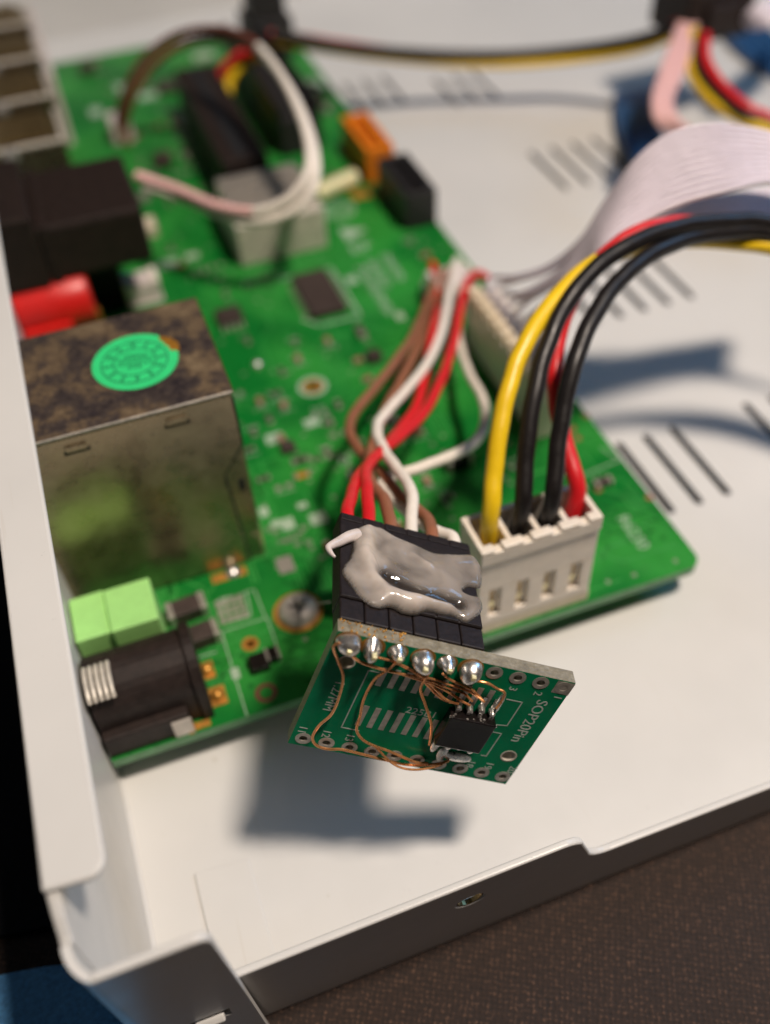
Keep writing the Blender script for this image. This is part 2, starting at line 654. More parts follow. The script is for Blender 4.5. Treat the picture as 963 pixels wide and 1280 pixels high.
for k in range(4):
    slot(69.8 + 5.3 * k, 82.3, 100.4)
for k in range(4):
    slot(101 + 5.4 * k, 82.3, 100.6)
for k in range(4):
    slot(134 + 5.4 * k, 82.3, 100.6)
for k in range(5):
    slot(88.5 + 5.4 * k, 131.5, 150.6)
for k in range(4):
    slot(107.2 + 5.75 * k, 180.3, 200.4)
for k in range(3):
    slot(77.5 + 5.6 * k, 239, 258)
for k in range(3):
    slot(101.5 + 5.6 * k, 231, 250)
cut(fl, cm)

# side wall with the inward flange along its top
mb = MB().prism([(32.9, BZ), (32.9, 31.4), (33.4, 31.7), (34.6, 32.8), (36.2, 33.9), (323, 33.9), (323, BZ)], -18.5, -17.45, 0)
wall = obj('side_wall', mb, 'paint', case, bevel=0.25)
prof = [(-17.44, FZ + 0.005), (-16.92, FZ + 0.02), (-17.02, FZ + 0.12), (-17.3, FZ + 0.35), (-17.44, FZ + 0.7)]
obj('bend_fillet', MB().prism(prof, 36, 322, 1), 'paint', case)
poly = [(-18.6, 36.3)] + arc(-15.0, 37.6, 1.6, -84, 0, 6) + [(-13.4, 323), (-18.6, 323)]
obj('flange', MB().prism(poly, 33.9, 34.7), 'paint', case, bevel=0.33, seg=3)
obj('end_wall', MB().box((-17.6, 323.1, BZ), (270, 324, 36)), 'paint', case)

# low front lip with a step, drilled for a screw
top = [(-17.6, 13.4), (24, 13.6)] + arc(26.8, 10.6, 3.0, 90, 35, 5) + [(31.0, 7.2)] + arc(34.2, 8.2, 3.4, 200, 268, 5) + [(60, 3.4), (270, -1)]
LEAN = math.tan(math.radians(6.0))
flare = lambda p: Vector((p[0], p[1] + .3 - (p[2] - 8.0) * LEAN, p[2]))
flare2 = lambda p: Vector((p[0], p[1] - 1.3 - (p[2] - 29.0) * LEAN * .7, p[2]))
lip = obj('front_lip', MB().prism(top + [(270, BZ), (-17.6, BZ)], 32.1, 32.95, 1, flare), 'paint', case, bevel=0.3, seg=3)
cut(lip, MB().lathe([(1.55, 29), (1.55, 36)], (17.0, 0, 7.0), 20, axis=1))
obj('screw_hole_collar', MB().ring(1.40, 1.56, 32.75, 33.25, (17.0, 0, 7.0), 24, axis=1), 'brass', case)

# corner tab folded from the side wall, in front of the lip
tab = [(-16.72, BZ), (-16.72, 31.1), (-9.2, 31.2)] + arc(-8.6, 29.9, 1.3, 90, 10, 5) + [(-6.9, BZ)]
tb = obj('corner_tab', MB().prism(tab, 31.0, 31.83, 1, flare2), 'paint', case, bevel=0.28, seg=3)
cut(tb, MB().box((-13.2, 29, 5.6), (-9.3, 33, 7.6)))
obj('snap_hook', MB().prism([(32.4, 5.9), (31.0, 6.0), (30.6, 6.6), (31.1, 7.2), (32.4, 7.3)], -12.8, -9.9, 0), 'paint', tb, bevel=0.2)
mb = MB()
for k in range(7):      # wall corner bend between side wall and tab
    a0, a1 = math.radians(180 + 90 * k / 7), math.radians(180 + 90 * (k + 1) / 7)
    zt = (31.4 - .3 * k / 7, 31.4 - .3 * (k + 1) / 7)
    c = (-16.7, 32.95)
    q = [(c[0] + r * math.cos(a), c[1] + r * math.sin(a)) for r, a in ((1.8, a0), (1.8, a1), (1.0, a1), (1.0, a0))]
    vs8 = [(x, y, BZ) for x, y in q] + [(x, y, z) for (x, y), z in zip(q, (zt[0], zt[1], zt[1], zt[0]))]
    kf = {0: k / 7, 1: (k + 1) / 7, 2: (k + 1) / 7, 3: k / 7}
    vs8 = [(x, y - (1.45 + (z - 29.0) * LEAN * .7) * kf[i % 4] ** 1.0, z) for i, (x, y, z) in enumerate(vs8)]
    mb.add(vs8, [(0, 3, 2, 1), (4, 5, 6, 7), (0, 1, 5, 4), (2, 3, 7, 6)] + ([(3, 0, 4, 7)] if k == 0 else []) + ([(1, 2, 6, 5)] if k == 6 else []))
obj('corner_bend', mb, 'paint', case, smooth=True)
obj('corner_plate', MB().prism([(-10.9, 35.2), (-4.2, 35.2), (-4.2, 51.3), (-10.9, 51.9)], FZ + 0.005, FZ + 0.35), 'paint', case, bevel=0.12)

# ================================================================== the big board
board = root('circuit_board', 'large green circuit board crowded with connectors inside the white case', 'circuit board', (25, 170, -1.6))
HOLES = [(P(391, 483), 1.15, 2.3, 'tin'), (P(313, 805), 0.75, 1.5, 'gold')]
SCREW = P(373, 765)
out = [(-17.0, 66.9), (66.2, 66.5)] + arc(66.6, 68.6, 2.1, -90, 0, 5) + [(68.8, 288), (-17.0, 288)]
sub = obj('substrate', MB().prism(out, -1.6, 0.0), ['pcb', 'pcb_edge'], board)
cm = MB()
for p, r, R2, m in HOLES:
    cm.lathe([(r, -3), (r, 2)], (p.x, p.y, 0), 24)
cut(sub, cm)
edge_material(sub, (0, 0, 1))
for p, r, R2, m in HOLES:
    obj('mounting_pad', MB().ring(r - 0.04, R2 * 0.8, 0.006, 0.05, (p.x, p.y, 0)).ring(r - 0.15, r - 0.03, -1.6, 0.05, (p.x, p.y, 0)), 'gold', board)
    if m == 'tin':
        obj('silkscreen_ring', MB().ring(R2 * 0.85, R2 * 1.15, 0.006, 0.03, (p.x, p.y, 0)), 'silk', board)
for (sx, sy) in ((-12, 75), (60, 76), (62, 160), (62, 270), (-10, 270)):
    obj('standoff', MB().lathe([(2.6, FZ), (2.6, -1.62)], (sx, sy, 0), 12), 'steel', board)

# --- silkscreen
FR = lambda p: Vector((p[0], p[1], p[2] + 0.008))


def silk_line(pts, wd=0.16, m='silk', z=0.006, name='silkscreen_line'):
    mb = MB()
    for a, b in zip(pts[:-1], pts[1:]):
        a, b = Vector((a[0], a[1], 0)), Vector((b[0], b[1], 0))
        d = (b - a).normalized() * wd / 2
        n = Vector((-d.y, d.x, 0))
        q = [a - d + n, a - d - n, b + d - n, b + d + n]
        mb.prism([(k.x, k.y) for k in q], z, z + 0.02)
    return obj(name, mb, m, board)


def pxl(pts):
    return [P(*p) for p in pts]


def lettering(s, size, c, ang, m='silk', z=0.006):
    ca, sa = math.cos(ang), math.sin(ang)
    fr = lambda p: Vector((c[0] + p[0] * ca - p[1] * sa, c[1] + p[0] * sa + p[1] * ca, z + p[2]))
    return obj('lettering', MB().text(s, size, fr, 0.02), m, board)


silk_line(pxl([(270, 752), (318, 737), (332, 772)]))
silk_line(pxl([(277, 790), (334, 772), (350, 818)]))
silk_line(pxl([(277, 790), (309, 895)]))
silk_line(pxl([(247, 822), (270, 815)]))
silk_line(pxl([(275, 749), (308, 741), (314, 770), (282, 779), (275, 749)]), 0.2)
a = P(768, 640)
lettering('R6230', 2.7, ((62.3 + 62.6) / 2, 75.6), -math.pi / 2)
# printed ring, triangle mark and letters beside the chip
obj('silkscreen_ring', MB().ring(3.0, 3.5, 0.006, 0.03, (51.0, 180.5, 0)).ring(1.7, 2.1, 0.006, 0.03, (51.0, 180.5, 0)), 'silk', board)
obj('silkscreen_mark', MB().prism([(48.6, 173.4), (54.2, 171.0), (48.8, 168.0)], 0.006, 0.03), 'silk', board)
lettering('EF', 5.0, (50.6, 164.6), 0.0)
for xx, ya, yb in ((50.8, 159, 149), (54.2, 160, 151), (48.2, 158, 141)):
    yy = ya
    while yy > yb:
        silk_line([(xx - .9, yy), (xx + .9, yy - .2)], 0.35)
        silk_line([(xx + .8 * random.uniform(-1, 1), yy), (xx + .8 * random.uniform(-1, 1), yy - 1.1)], 0.3)
        yy -= 1.25
silk_line(pxl([(752, 560), (775, 575), (720, 598)]), 0.2)

# --- big processor and small parts


def gullwing_chip(name, x0, y0, x1, y1, h, m, npin, sides, pitch, parent=board, outline=True):
    c = obj(name, MB().box((x0, y0, 0.15), (x1, y1, h)), m, parent, bevel=0.12)
    for sd in sides:
        for k in range(npin):
            t = (k - (npin - 1) / 2) * pitch
            mb = MB()
            if sd in 'NS':
                y, d = (y1, 1) if sd == 'N' else (y0, -1)
                cx = (x0 + x1) / 2 + t
                mb.prism([(y - d * .1, h * .55), (y + d * .4, h * .55), (y + d * .6, .12), (y + d * 1.3, .10), (y + d * 1.3, .01), (y + d * .5, .01), (y + d * .3, h * .42), (y - d * .1, h * .42)], cx - pitch * .17, cx + pitch * .17, 0)
            else:
                x, d = (x1, 1) if sd == 'E' else (x0, -1)
                cy = (y0 + y1) / 2 + t
                mb.prism([(x - d * .1, h * .55), (x + d * .4, h * .55), (x + d * .6, .12), (x + d * 1.3, .10), (x + d * 1.3, .01), (x + d * .5, .01), (x + d * .3, h * .42), (x - d * .1, h * .42)], cy - pitch * .17, cy + pitch * .17, 1)
            obj('pin', mb, 'tin', c)
    return c


gullwing_chip('processor_chip', 33.9, 144.6, 40.9, 158.8, 1.4, 'chip', 8, 'WE', 1.5)
silk_line([(32.0, 160.5), (42.6, 160.0), (42.8, 142.6), (34.6, 142.8), (32.2, 146)], 0.45)
gullwing_chip('small_outline_chip', 17.0, 149.2, 21.8, 153.8, 1.4, 'chip', 4, 'SN', 1.2)


def smd(name, c, sx, sy, h, m, caps=True, ang=0.0, capm='tin'):
    ca, sa = math.cos(ang), math.sin(ang)
    fr = lambda p: Vector((c[0] + p[0] * ca - p[1] * sa, c[1] + p[0] * sa + p[1] * ca, p[2]))
    b = obj(name, MB().box((-sx / 2, -sy / 2, 0.05), (sx / 2, sy / 2, h), fr), m, board, bevel=0.12)
    if caps:
        for d in (-1, 1):
            obj('end_cap', MB().box((d * sx * 0.36, -sy / 2 - .02, 0.012), (d * (sx / 2 + .18), sy / 2 + .02, h + .02), fr), capm, b, bevel=0.08)
    return b


smd('transistor', P(361, 562), 2.3, 2.4, 1.1, 'chip', False)
smd('chip_capacitor', P(352, 600 - 50), 1.0, 1.6, 0.7, 'brown', True)
smd('chip_resistor', P(376, 577), 2.6, 1.2, 0.5, 'chip', True)
smd('chip_resistor', P(378, 595), 2.4, 1.2, 0.5, 'gold', True)
smd('tantalum_capacitor', P(468, 450), 2.6, 2.6, 1.6, 'chip', False)
smd('chip_capacitor', P(448, 453), 1.4, 1.2, 0.8, 'brown', True)
smd('chip_capacitor', P(460, 476), 1.6, 1.0, 0.8, 'brown', True)
smd('transistor', P(572, 580), 4.0, 3.0, 2.2, 'smallchip', True)
for px_, py_ in ((410, 530), (418, 570), (397, 575)):
    smd('chip_resistor', P(px_, py_), 1.5, 0.8, 0.4, 'chip', True)
for i, (px_, py_, s1, s2) in enumerate([(390, 528, 2.6, 2.0), (360, 655, 2.0, 2.4), (398, 648, 2.6, 2.4), (378, 632, 1.6, 1.2), (430, 575, 1.6, 1.6), (343, 548, 2.8, 2.4),
                                        (440, 350, 2.0, 2.6), (500, 395, 1.6, 2.4), (300, 250, 3, 3), (430, 575, 1, 1), (330, 640, 1.4, 2.0), (345, 655, 1.4, 1.4), (700, 590, 2, 1.4)]):
    p = P(px_, py_)
    obj('solder_pad', MB().box((p.x - s1 / 2, p.y - s2 / 2, 0.006), (p.x + s1 / 2, p.y + s2 / 2, 0.04)), 'silk', board)
for px_, py_ in ((411, 523), (414, 532), (438, 567), (437, 583), (380, 660), (375, 668), (372, 680), (386, 678), (366, 672), (345, 665), (336, 662), (358, 676), (470, 600)):
    p = P(px_, py_)
    obj('via', MB().ring(0.22, 0.5, 0.008, 0.06, (p.x, p.y, 0), 16), 'tin', board)
for px_, py_ in ((710, 540), (722, 548), (716, 536), (748, 612), (733, 520), (812, 622)):
    p = P(px_, py_)
    obj('copper_spot', MB().lathe([(0.62, 0.006), (0.6, 0.05)], (p.x, p.y, 0), 14), 'brown', board)
p = P(322, 456)
obj('solder_joint', MB().lathe([(0.9, 0.0), (0.85, 0.35), (0.5, 0.7), (0.0, 0.8)], (p.x, p.y, 0), 16), 'solder', board, smooth=True)
p = P(357, 706)
obj('solder_pad', MB().box((p.x - 1.2, p.y - 1.6, 0.006), (p.x + 1.2, p.y + 1.6, 0.05)), 'tin', board)
p = P(287, 720)
obj('gold_pad', MB().box((p.x - 2.6, p.y - .6, 0.006), (p.x + 2.6, p.y + 1.0, 0.04)), 'gold', board)
obj('solder_joint', MB().lathe([(1.2, 0.04), (1.0, 0.4), (0.5, 0.75), (0.0, 0.85)], (p.x + .6, p.y + .5, 0), 16), 'solder', board, smooth=True)
# bare solder grid
p0 = P(290, 762)
for i in range(4):
    for j in range(3):
        x, y = p0.x - 1.6 + i * 1.05, p0.y - 1.5 + j * 1.5
        obj('solder_pad', MB().box((x - .42, y - .6, 0.006), (x + .42, y + .6, 0.1)), 'tin', board, bevel=0.04)
# power inductors and small block beside the jack
smd('power_inductor', P(236, 768), 5.2, 2.9, 2.3, 'chip', True, 0.05, 'tin')
smd('power_inductor', P(254, 800), 4.6, 2.9, 2.2, 'chip', True, 0.05, 'tin')
smd('diode_block', P(325, 832), 2.6, 2.6, 1.3, 'smallchip', False)
smd('diode_block', P(342, 822), 1.6, 2.0, 1.3, 'smallchip', True)
p = P(333, 866)
obj('red_ring', MB().ring(0.9, 1.5, 0.006, 0.05, (p.x, p.y, 0)), 'darkbrown', board)
p = P(294, 842)
obj('silkscreen_mark', MB().box((p.x - .5, p.y - .9, 0.006), (p.x + .6, p.y + .9, 0.03)), 'silk', board)
cap = obj('capacitor', MB().lathe([(2.6, 0.0), (2.6, 0.3), (2.45, 0.6), (2.6, 0.9), (2.6, 8.2), (2.4, 8.6), (2.1, 8.6), (2.0, 8.45), (0, 8.45)], (19.5, 78.2, 0), 28), 'black', board, smooth=True)

# --- etched tracks, plated holes and the small parts between them
rnd = random.Random(21)
KEEP = [(-18, 66, 12, 92), (-18, 90, 12, 116), (13, 92, 36, 100), (31, 141, 44, 162), (15, 146, 24, 157), (24, 165, 47, 190), (28, 187, 41, 242), (45, 206, 58, 264), (58, 164, 70, 208),
        (44, 140, 58, 186), (56, 96, 70, 148), (31, 64, 54, 80), (-18, 150, 12, 300), (24.5, 122.5, 32, 130), (8, 76, 24, 86), (54, 68, 70, 84), (46, 183, 60, 192), (52, 258, 68, 276), (40, 95, 50, 103)]


def free(x, y, m=0.0):
    return -15 < x < 67 and 68 < y < 286 and not any(a - m < x < c + m and b - m < y < d + m for a, b, c, d in KEEP)


tr = MB()
for n in range(150):
    x, y = rnd.uniform(-14, 66), 68 + 215 * rnd.random() ** 1.3
    horiz = rnd.random() < .5
    for line in range(rnd.choice((1, 2, 3, 5))):
        px_, py_ = x + (0 if horiz else line * .75), y + (line * .75 if horiz else 0)
        pts = [(px_, py_)]
        L1, L2, L3 = rnd.uniform(3, 13), rnd.uniform(1, 4), rnd.uniform(2, 9)
        sg = rnd.choice((-1, 1))
        pts.append((px_ + L1, py_) if horiz else (px_, py_ + L1))
        pts.append((pts[-1][0] + (L2 if horiz else sg * L2), pts[-1][1] + (sg * L2 if horiz else L2)))
        pts.append((pts[-1][0] + L3, pts[-1][1]) if horiz else (pts[-1][0], pts[-1][1] + L3))
        for a, b in zip(pts[:-1], pts[1:]):
            if not all(-16 < q[0] < 67.5 and 68 < q[1] < 286 for q in (a, b)):
                continue
            a, b = Vector((*a, 0)), Vector((*b, 0))
            d = (b - a).normalized() * .14
            nn = Vector((-d.y, d.x, 0))
            tr.prism([(k.x, k.y) for k in (a - d + nn, a - d - nn, b + d - nn, b + d + nn)], 0.002, 0.005 + .0005 * (n % 2))
obj('copper_tracks', tr, 'track', board)['kind'] = 'stuff'
vi = MB()
for n in range(420):
    x, y = rnd.uniform(-14, 66), 68 + 215 * rnd.random() ** 1.4
    if free(x, y, -1):
        vi.ring(0.16, 0.36, 0.006, 0.03, (x, y, 0), 10)
obj('via_rings', vi, 'tin', board)['kind'] = 'stuff'
placed = []
tries = 0
while len(placed) < 105 and tries < 6000:
    tries += 1
    x, y = rnd.uniform(10, 66), 84 + 200 * rnd.random() ** 1.25
    if not free(x, y, 1.2) or any(abs(x - a) < 2.8 and abs(y - b) < 2.4 for a, b in placed):
        continue
    placed.append((x, y))
    ang = rnd.choice((0, math.pi / 2))
    t_ = rnd.random()
    if t_ < .4:
        smd('chip_resistor', (x, y), 1.7, .9, .45, 'chip', True, ang)
    elif t_ < .75:
        smd('chip_capacitor', (x, y), 1.8, 1.0, .8, 'brown', True, ang)
    elif t_ < .85:
        smd('transistor', (x, y), 2.6, 1.5, 1.0, 'chip', True, ang)
    else:
        for d in (-.9, .9):
            obj('solder_pad', MB().box((x + d - .5, y - .55, .006), (x + d + .5, y + .55, .05)), 'tin', board)
    if rnd.random() < .35:
        silk_line([(x - 1.5, y - 1.15), (x + 1.5, y - 1.15)], .16)
    if rnd.random() < .35:
        for q_ in range(3):
            xx = x - .9 + q_ * .8
            silk_line([(xx, y + 1.0), (xx + .1, y + 1.8), (xx + .4, y + 1.1)], .15)

# --- shielded network socket with warranty sticker
X0, X1, Y0, Y1, ZT = -17.4, 10.3, 91.9, 113.4, 32.2
box = obj('network_socket', MB().box((X0, Y0 + .35, 0), (X1, Y1, ZT - .3)), 'nickel', board, bevel=0.35,
          label='tall tarnished metal socket housing with a round green sticker on top')
obj('top_plate', MB().box((X0, Y0 + .1, ZT - .28), (X1 + .05, Y1 + .05, ZT)), 'rust', box, bevel=0.14)
front = [(X0, 0.3), (X0, ZT - .45), (X1 - .25, ZT - .45), (X1 - .2, 23.2), (X1 - 3.4, 18.4), (X1 - 2.6, 0.3)]
fp = obj('front_plate', MB().prism(front, Y0, Y0 + .34, 1), 'nickel', box, bevel=0.12)
obj('folded_edge', MB().tube([(X0, Y0 + .12, ZT - .2), (X1, Y0 + .12, ZT - .2)], .2, 8, smooth=False), 'tin', box, smooth=True)
obj('folded_edge', MB().tube([(X1 + .02, Y0 + .2, ZT - .2), (X1 + .02, Y1, ZT - .2)], .16, 8, smooth=False), 'brass', box, smooth=True)
for xx in (-9.6, 2.8):
    obj('latch', MB().box((xx - 1.3, Y0 - .32, ZT - 2.55), (xx + 1.3, Y0 + .1, ZT - 1.7)), 'nickel', box, bevel=0.1)
    obj('latch_gap', MB().box((xx - 1.6, Y0 - .03, ZT - 3.1), (xx + 1.6, Y0 + .05, ZT - 2.5)), 'dark', box)
obj('flap_seam', MB().tube([(X1 - .15, Y0 + .34, ZT - 1.2), (X1 - .1, Y0 + .34, 23.0), (X1 - 3.3, Y0 + .34, 18.3), (X1 - 2.5, Y0 + .34, 0.4)], .21, 6, smooth=False), 'dark', box)
obj('slot', MB().box((X1 - 1.7, Y0 + .30, 14.6), (X1 - .9, Y0 + .36, 16.8)), 'dark', box)
obj('dimple', MB().lathe([(0.55, 0), (0.4, -0.2), (0, -0.28)], (X1 - 1.2, Y0 + .36, 5.0), 14, axis=1), 'nickel', box, smooth=True)
# sticker with a torn edge
SC = Vector((0.1, 102.6, 0))
SR = 5.55
pts = []
for k in range(72):
    a = math.radians(k * 5)
    r = SR
    if 3 < k * 5 < 42:
        r = SR * (0.83 + 0.06 * random.random())
    pts.append((SC.x + r * math.cos(a), SC.y + r * math.sin(a) * 1.03))
stk = obj('sticker', MB().prism(pts, ZT + .006, ZT + .07), 'sticker', box, label='round green paper date sticker with one edge torn away')
obj('residue', MB().prism([(SC.x + r * math.cos(math.radians(a)), SC.y + r * math.sin(math.radians(a))) for r, a in
                           [(5.0, -4), (5.9, 2), (6.2, 16), (6.1, 31), (5.7, 45), (4.6, 40), (4.4, 21)]], ZT + .003, ZT + .02), 'amber', box)
ZS = ZT + .072


def ring2(r, wd):
    return MB().ring(r - wd / 2, r + wd / 2, ZS, ZS + .02, (SC.x - .1, SC.y - .1, 0), 48)


mb = ring2(4.25, .16)
mb2 = ring2(2.75, .14)
mb.v += mb2.v and []
o_ = len(mb.v)
mb.add(mb2.v, mb2.f)
for k in range(12):
    a = math.radians(k * 30 + 24)
    d = Vector((math.cos(a), math.sin(a), 0))
    n = Vector((-d.y, d.x, 0)) * .06
    c0, c1 = SC + d * 2.8 - Vector((.1, .1, 0)), SC + d * 4.2 - Vector((.1, .1, 0))
    mb.prism([(q.x, q.y) for q in (c0 + n, c0 - n, c1 - n, c1 + n)], ZS, ZS + .02)
A0 = math.radians(-12)
E1, E2 = Vector((math.cos(A0), math.sin(A0), 0)), Vector((-math.sin(A0), math.cos(A0), 0))


def bar(u0, u1, v0, v1):
    q = [SC + E1 * a + E2 * b for a, b in ((u0, v0), (u1, v0), (u1, v1), (u0, v1))]
    mb.prism([(k.x, k.y) for k in q], ZS, ZS + .02)


bar(-2.6, 2.6, .55, .68)
bar(-2.6, 2.6, -.75, -.62)
for row, n in ((1.15, 5), (0.0, 7), (-1.2, 3)):
    for k in range(n):
        u = (k - (n - 1) / 2) * .62
        bar(u - .2, u + .2, row + .18, row + .27)
        bar(u - .2, u + .2, row - .05, row + .03)
        bar(u - .05, u + .05, row - .3, row + .25)
        bar(u - .22, u + .22, row - .3, row - .22)
obj('print', mb, 'ink', stk)
mb = MB()
for k in range(12):
    a = math.radians(9 + k * 30) + A0
    c = SC + Vector((math.cos(a), math.sin(a), 0)) * 3.45 - Vector((.1, .1, 0))
    rot = a - math.pi / 2
    ca, sa = math.cos(rot), math.sin(rot)
    mb.text(str((3 - k - 1) % 12 + 1), 1.15, lambda p, c=c, ca=ca, sa=sa: Vector((c.x + p[0] * ca - p[1] * sa, c.y + p[0] * sa + p[1] * ca, ZS + p[2])), .02)
obj('numerals', mb, 'ink', stk)

# --- pale green terminal block and power jack
tbk = obj('terminal_block', MB().box((-17.2, 79.3, 0.02), (-12.6, 86.6, 9.6)).box((-12.58, 78.8, 0.02), (-6.4, 86.0, 10.1)), 'green', board, bevel=0.25,
          label='pale green plastic terminal block')
JY, JZ, JR = 73.4, 6.2, 4.7
jk = [(JY - JR, 0.02)] + arc(JY, JZ, JR, 180, 0, 16) + [(JY + JR, 0.02)]
jack = obj('power_jack', MB().prism(jk, -17.0, -4.6, 0), 'softblack', board, bevel=0.3, label='black barrel power jack with a metal spring sleeve')
obj('jack_base', MB().box((-17.0, 67.3, 0.03), (-6.2, 69.2, 4.2)), 'softblack', jack, bevel=0.3)
obj('jack_collar', MB().prism([(JY - JR - .4, 0.04)] + arc(JY, JZ, JR + .45, 180, 0, 16) + [(JY + JR + .4, 0.04)], -4.58, -3.2, 0), 'softblack', jack, bevel=0.2)
mb = MB()
for k in range(5):
    mb.tube([Vector((-16.6 + k * .72, JY - 1.8 + 2.6 * math.cos(a), JZ + JR - .55 + .95 * math.sin(a))) for a in [math.pi * t / 6 for t in range(7)]], .3, 8, 3)
obj('spring_sleeve', mb, 'dull', jack, smooth=True)
obj('side_contact', MB().box((-8.6, 67.0, 0.05), (-6.1, 67.28, 3.6)), 'steel', jack, bevel=0.08)
for (cx, cy, sx, sy) in ((-2.6, 75.6, 0.9, 2.8), (-2.2, 71.2, 1.1, 3.0), (-6.6, 67.8, 2.6, 1.0)):
    obj('gold_pad', MB().box((cx - sx, cy - sy / 2, 0.008), (cx + sx, cy + sy / 2, 0.06)), 'gold', board)
    obj('solder_joint', MB().lathe([(0.9, 0.05), (0.8, 0.5), (0.4, 0.9), (0, 1.0)], (cx, cy, 0), 14), 'gold', board, smooth=True)

# --- red phono jack, black video socket, brass sockets behind it
rj = obj('phono_jack', MB().lathe([(5.1, -17.2), (5.4, -16.8), (5.4, -4.8), (5.1, -4.2), (4.4, -3.9), (0, -3.9)], (0, 157, 9.2), 32, axis=0), 'redjack', board, smooth=True, label='red plastic phono jack')
obj('jack_foot', MB().box((-17, 150.6, 0.02), (-8.4, 155.0, 8.0)), 'redjack', rj, bevel=0.3)
obj('solder_leg', MB().box((-3.88, 157, 0.02), (-3.4, 159.5, 5)), 'gold', rj)
vs_ = obj('video_socket', MB().box((-17.2, 154.6, 14.2), (8.6, 175.6, 24.6)), 'softblack', board, bevel=0.8, label='wide black plastic socket above the red jack')
obj('socket_shell', MB().box((-17.3, 153.8, 14.0), (-9.6, 176.2, 27.5)), 'softblack', vs_, bevel=0.6)
obj('rib', MB().box((-9.0, 154.2, 14.1), (-7.6, 176.0, 25.1)), 'softblack', vs_, bevel=0.3)
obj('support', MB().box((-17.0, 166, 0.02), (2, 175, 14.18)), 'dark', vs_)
for k in range(4):
    y0 = 199 + 22.5 * k
    b = obj('coaxial_socket', MB().box((-17.2, y0, 0.02), (-1.2, y0 + 17, 17)), 'brass', board, bevel=0.6, label='brass shielded coaxial socket' if k == 0 else None)
    obj('shield_flange', MB().box((-17.3, y0 - .6, 0.03), (-0.6, y0 + .7, 18.4)), 'nickel', b, bevel=0.3)
    obj('rim', MB().box((-17.2, y0 - .7, 18.42), (-0.5, y0 + .8, 19.0)).box((-1.3, y0 + .8, 17.6), (-0.4, y0 + 16.5, 18.2)), 'dull', b, bevel=0.15)
    obj('pin_tip', MB().lathe([(1.3, 0), (1.6, 1.2), (1.2, 2.4), (0, 3)], (-11.5, y0 - 1.2, 17), 14), 'steel', b, smooth=True)
    obj('inner_can', MB().box((-14, y0 + 3, 17.02), (-3, y0 + 15, 19)), 'brass', b, bevel=0.5)
obj('clear_post', MB().box((-0.2, 236, 0.02), (1.4, 284, 17)), 'clear', board, bevel=0.3)
# upright shiny post behind the network socket
wp = obj('crystal_can', MB().box((2.2, 163.0, 0.02), (8.8, 168.0, 4.5)).box((2.0, 162.6, 0.01), (9.0, 168.4, 0.5)), 'clear', board, bevel=0.4)
obj('rim', MB().box((2.1, 162.9, 4.0), (3.4, 168.1, 4.8)).box((7.6, 162.9, 4.0), (8.9, 168.1, 4.8)), 'whitew', wp, bevel=0.2)
smd('ceramic_capacitor', P(190, 290), 2.4, 5.0, 2.4, 'cream', True)
smd('chip_resistor', P(182, 250), 2.2, 3.0, 1.4, 'tin', False)

# --- silver block, black bars, drive connectors
lb = obj('heat_sink', MB().box((26.0, 167.6, 0.02), (44.4, 186, 9.0)), 'dull', board, bevel=0.3, label='low silver metal block with ridged top')
for k in range(4):
    obj('fin', MB().box((26.0 + .2, 170.2 + 4.2 * k, 9.02), (43.6, 172.6 + 4.2 * k, 10.6)), 'steel', lb, bevel=0.25)
bb = obj('slot_connector', MB().box((29.0, 189, 0.02), (39.0, 240, 11.5)), 'softblack', board, bevel=0.5, label='long dark brown slot connector')
obj('slot_channel', MB().box((32.5, 191, 11.52), (35.0, 238, 11.7)), 'dark', bb)
bb2 = obj('pin_socket', MB().box((46.5, 208, 0.02), (56.5, 262, 9.0)), 'black', board, bevel=0.5)
obj('socket_wall', MB().box((46.5, 208, 9.02), (48.0, 262, 12.0)).box((55, 208, 9.02), (56.5, 262, 12.0)), 'black', bb2, bevel=0.3)
oc = obj('drive_connector', MB().box((60.6, 188.0, 0.02), (62.0, 206, 8)).box((65.6, 188.0, 0.02), (67.0, 206, 8)).box((62.0, 188.0, 0.02), (65.6, 189.6, 8)).box((62.0, 204.4, 0.02), (65.6, 206, 8)).box((62, 189.6, 0.02), (65.6, 204.4, 5)), 'orange', board, bevel=0.15,
         label='orange plastic drive connector')
obj('contact_tongue', MB().box((63.4, 191, 5.02), (64.5, 203, 7.6)), 'orange', oc)
oc = obj('drive_connector', MB().box((61.4, 166.6, 0.02), (63, 184, 8)).box((66.8, 166.6, 0.02), (68.4, 184, 8)).box((63, 166.6, 0.02), (66.8, 168.2, 8)).box((63, 182.4, 0.02), (66.8, 184, 8)).box((63, 168.2, 0.02), (66.8, 182.4, 5)), 'black', board, bevel=0.15,
         label='black plastic drive connector')
obj('contact_tongue', MB().box((64.2, 169.5, 5.02), (65.3, 181, 7.6)), 'black', oc)
obj('crystal_can', MB().tube([P(394, 243, 2.2), P(443, 221, 2.2)], 1.9, 16, smooth=False), 'bright', board, smooth=True, label='bright gold cylinder crystal')
obj('gold_pad', MB().box((55.5, 183, 0.006), (59.5, 186.5, 0.05)), 'gold', board)
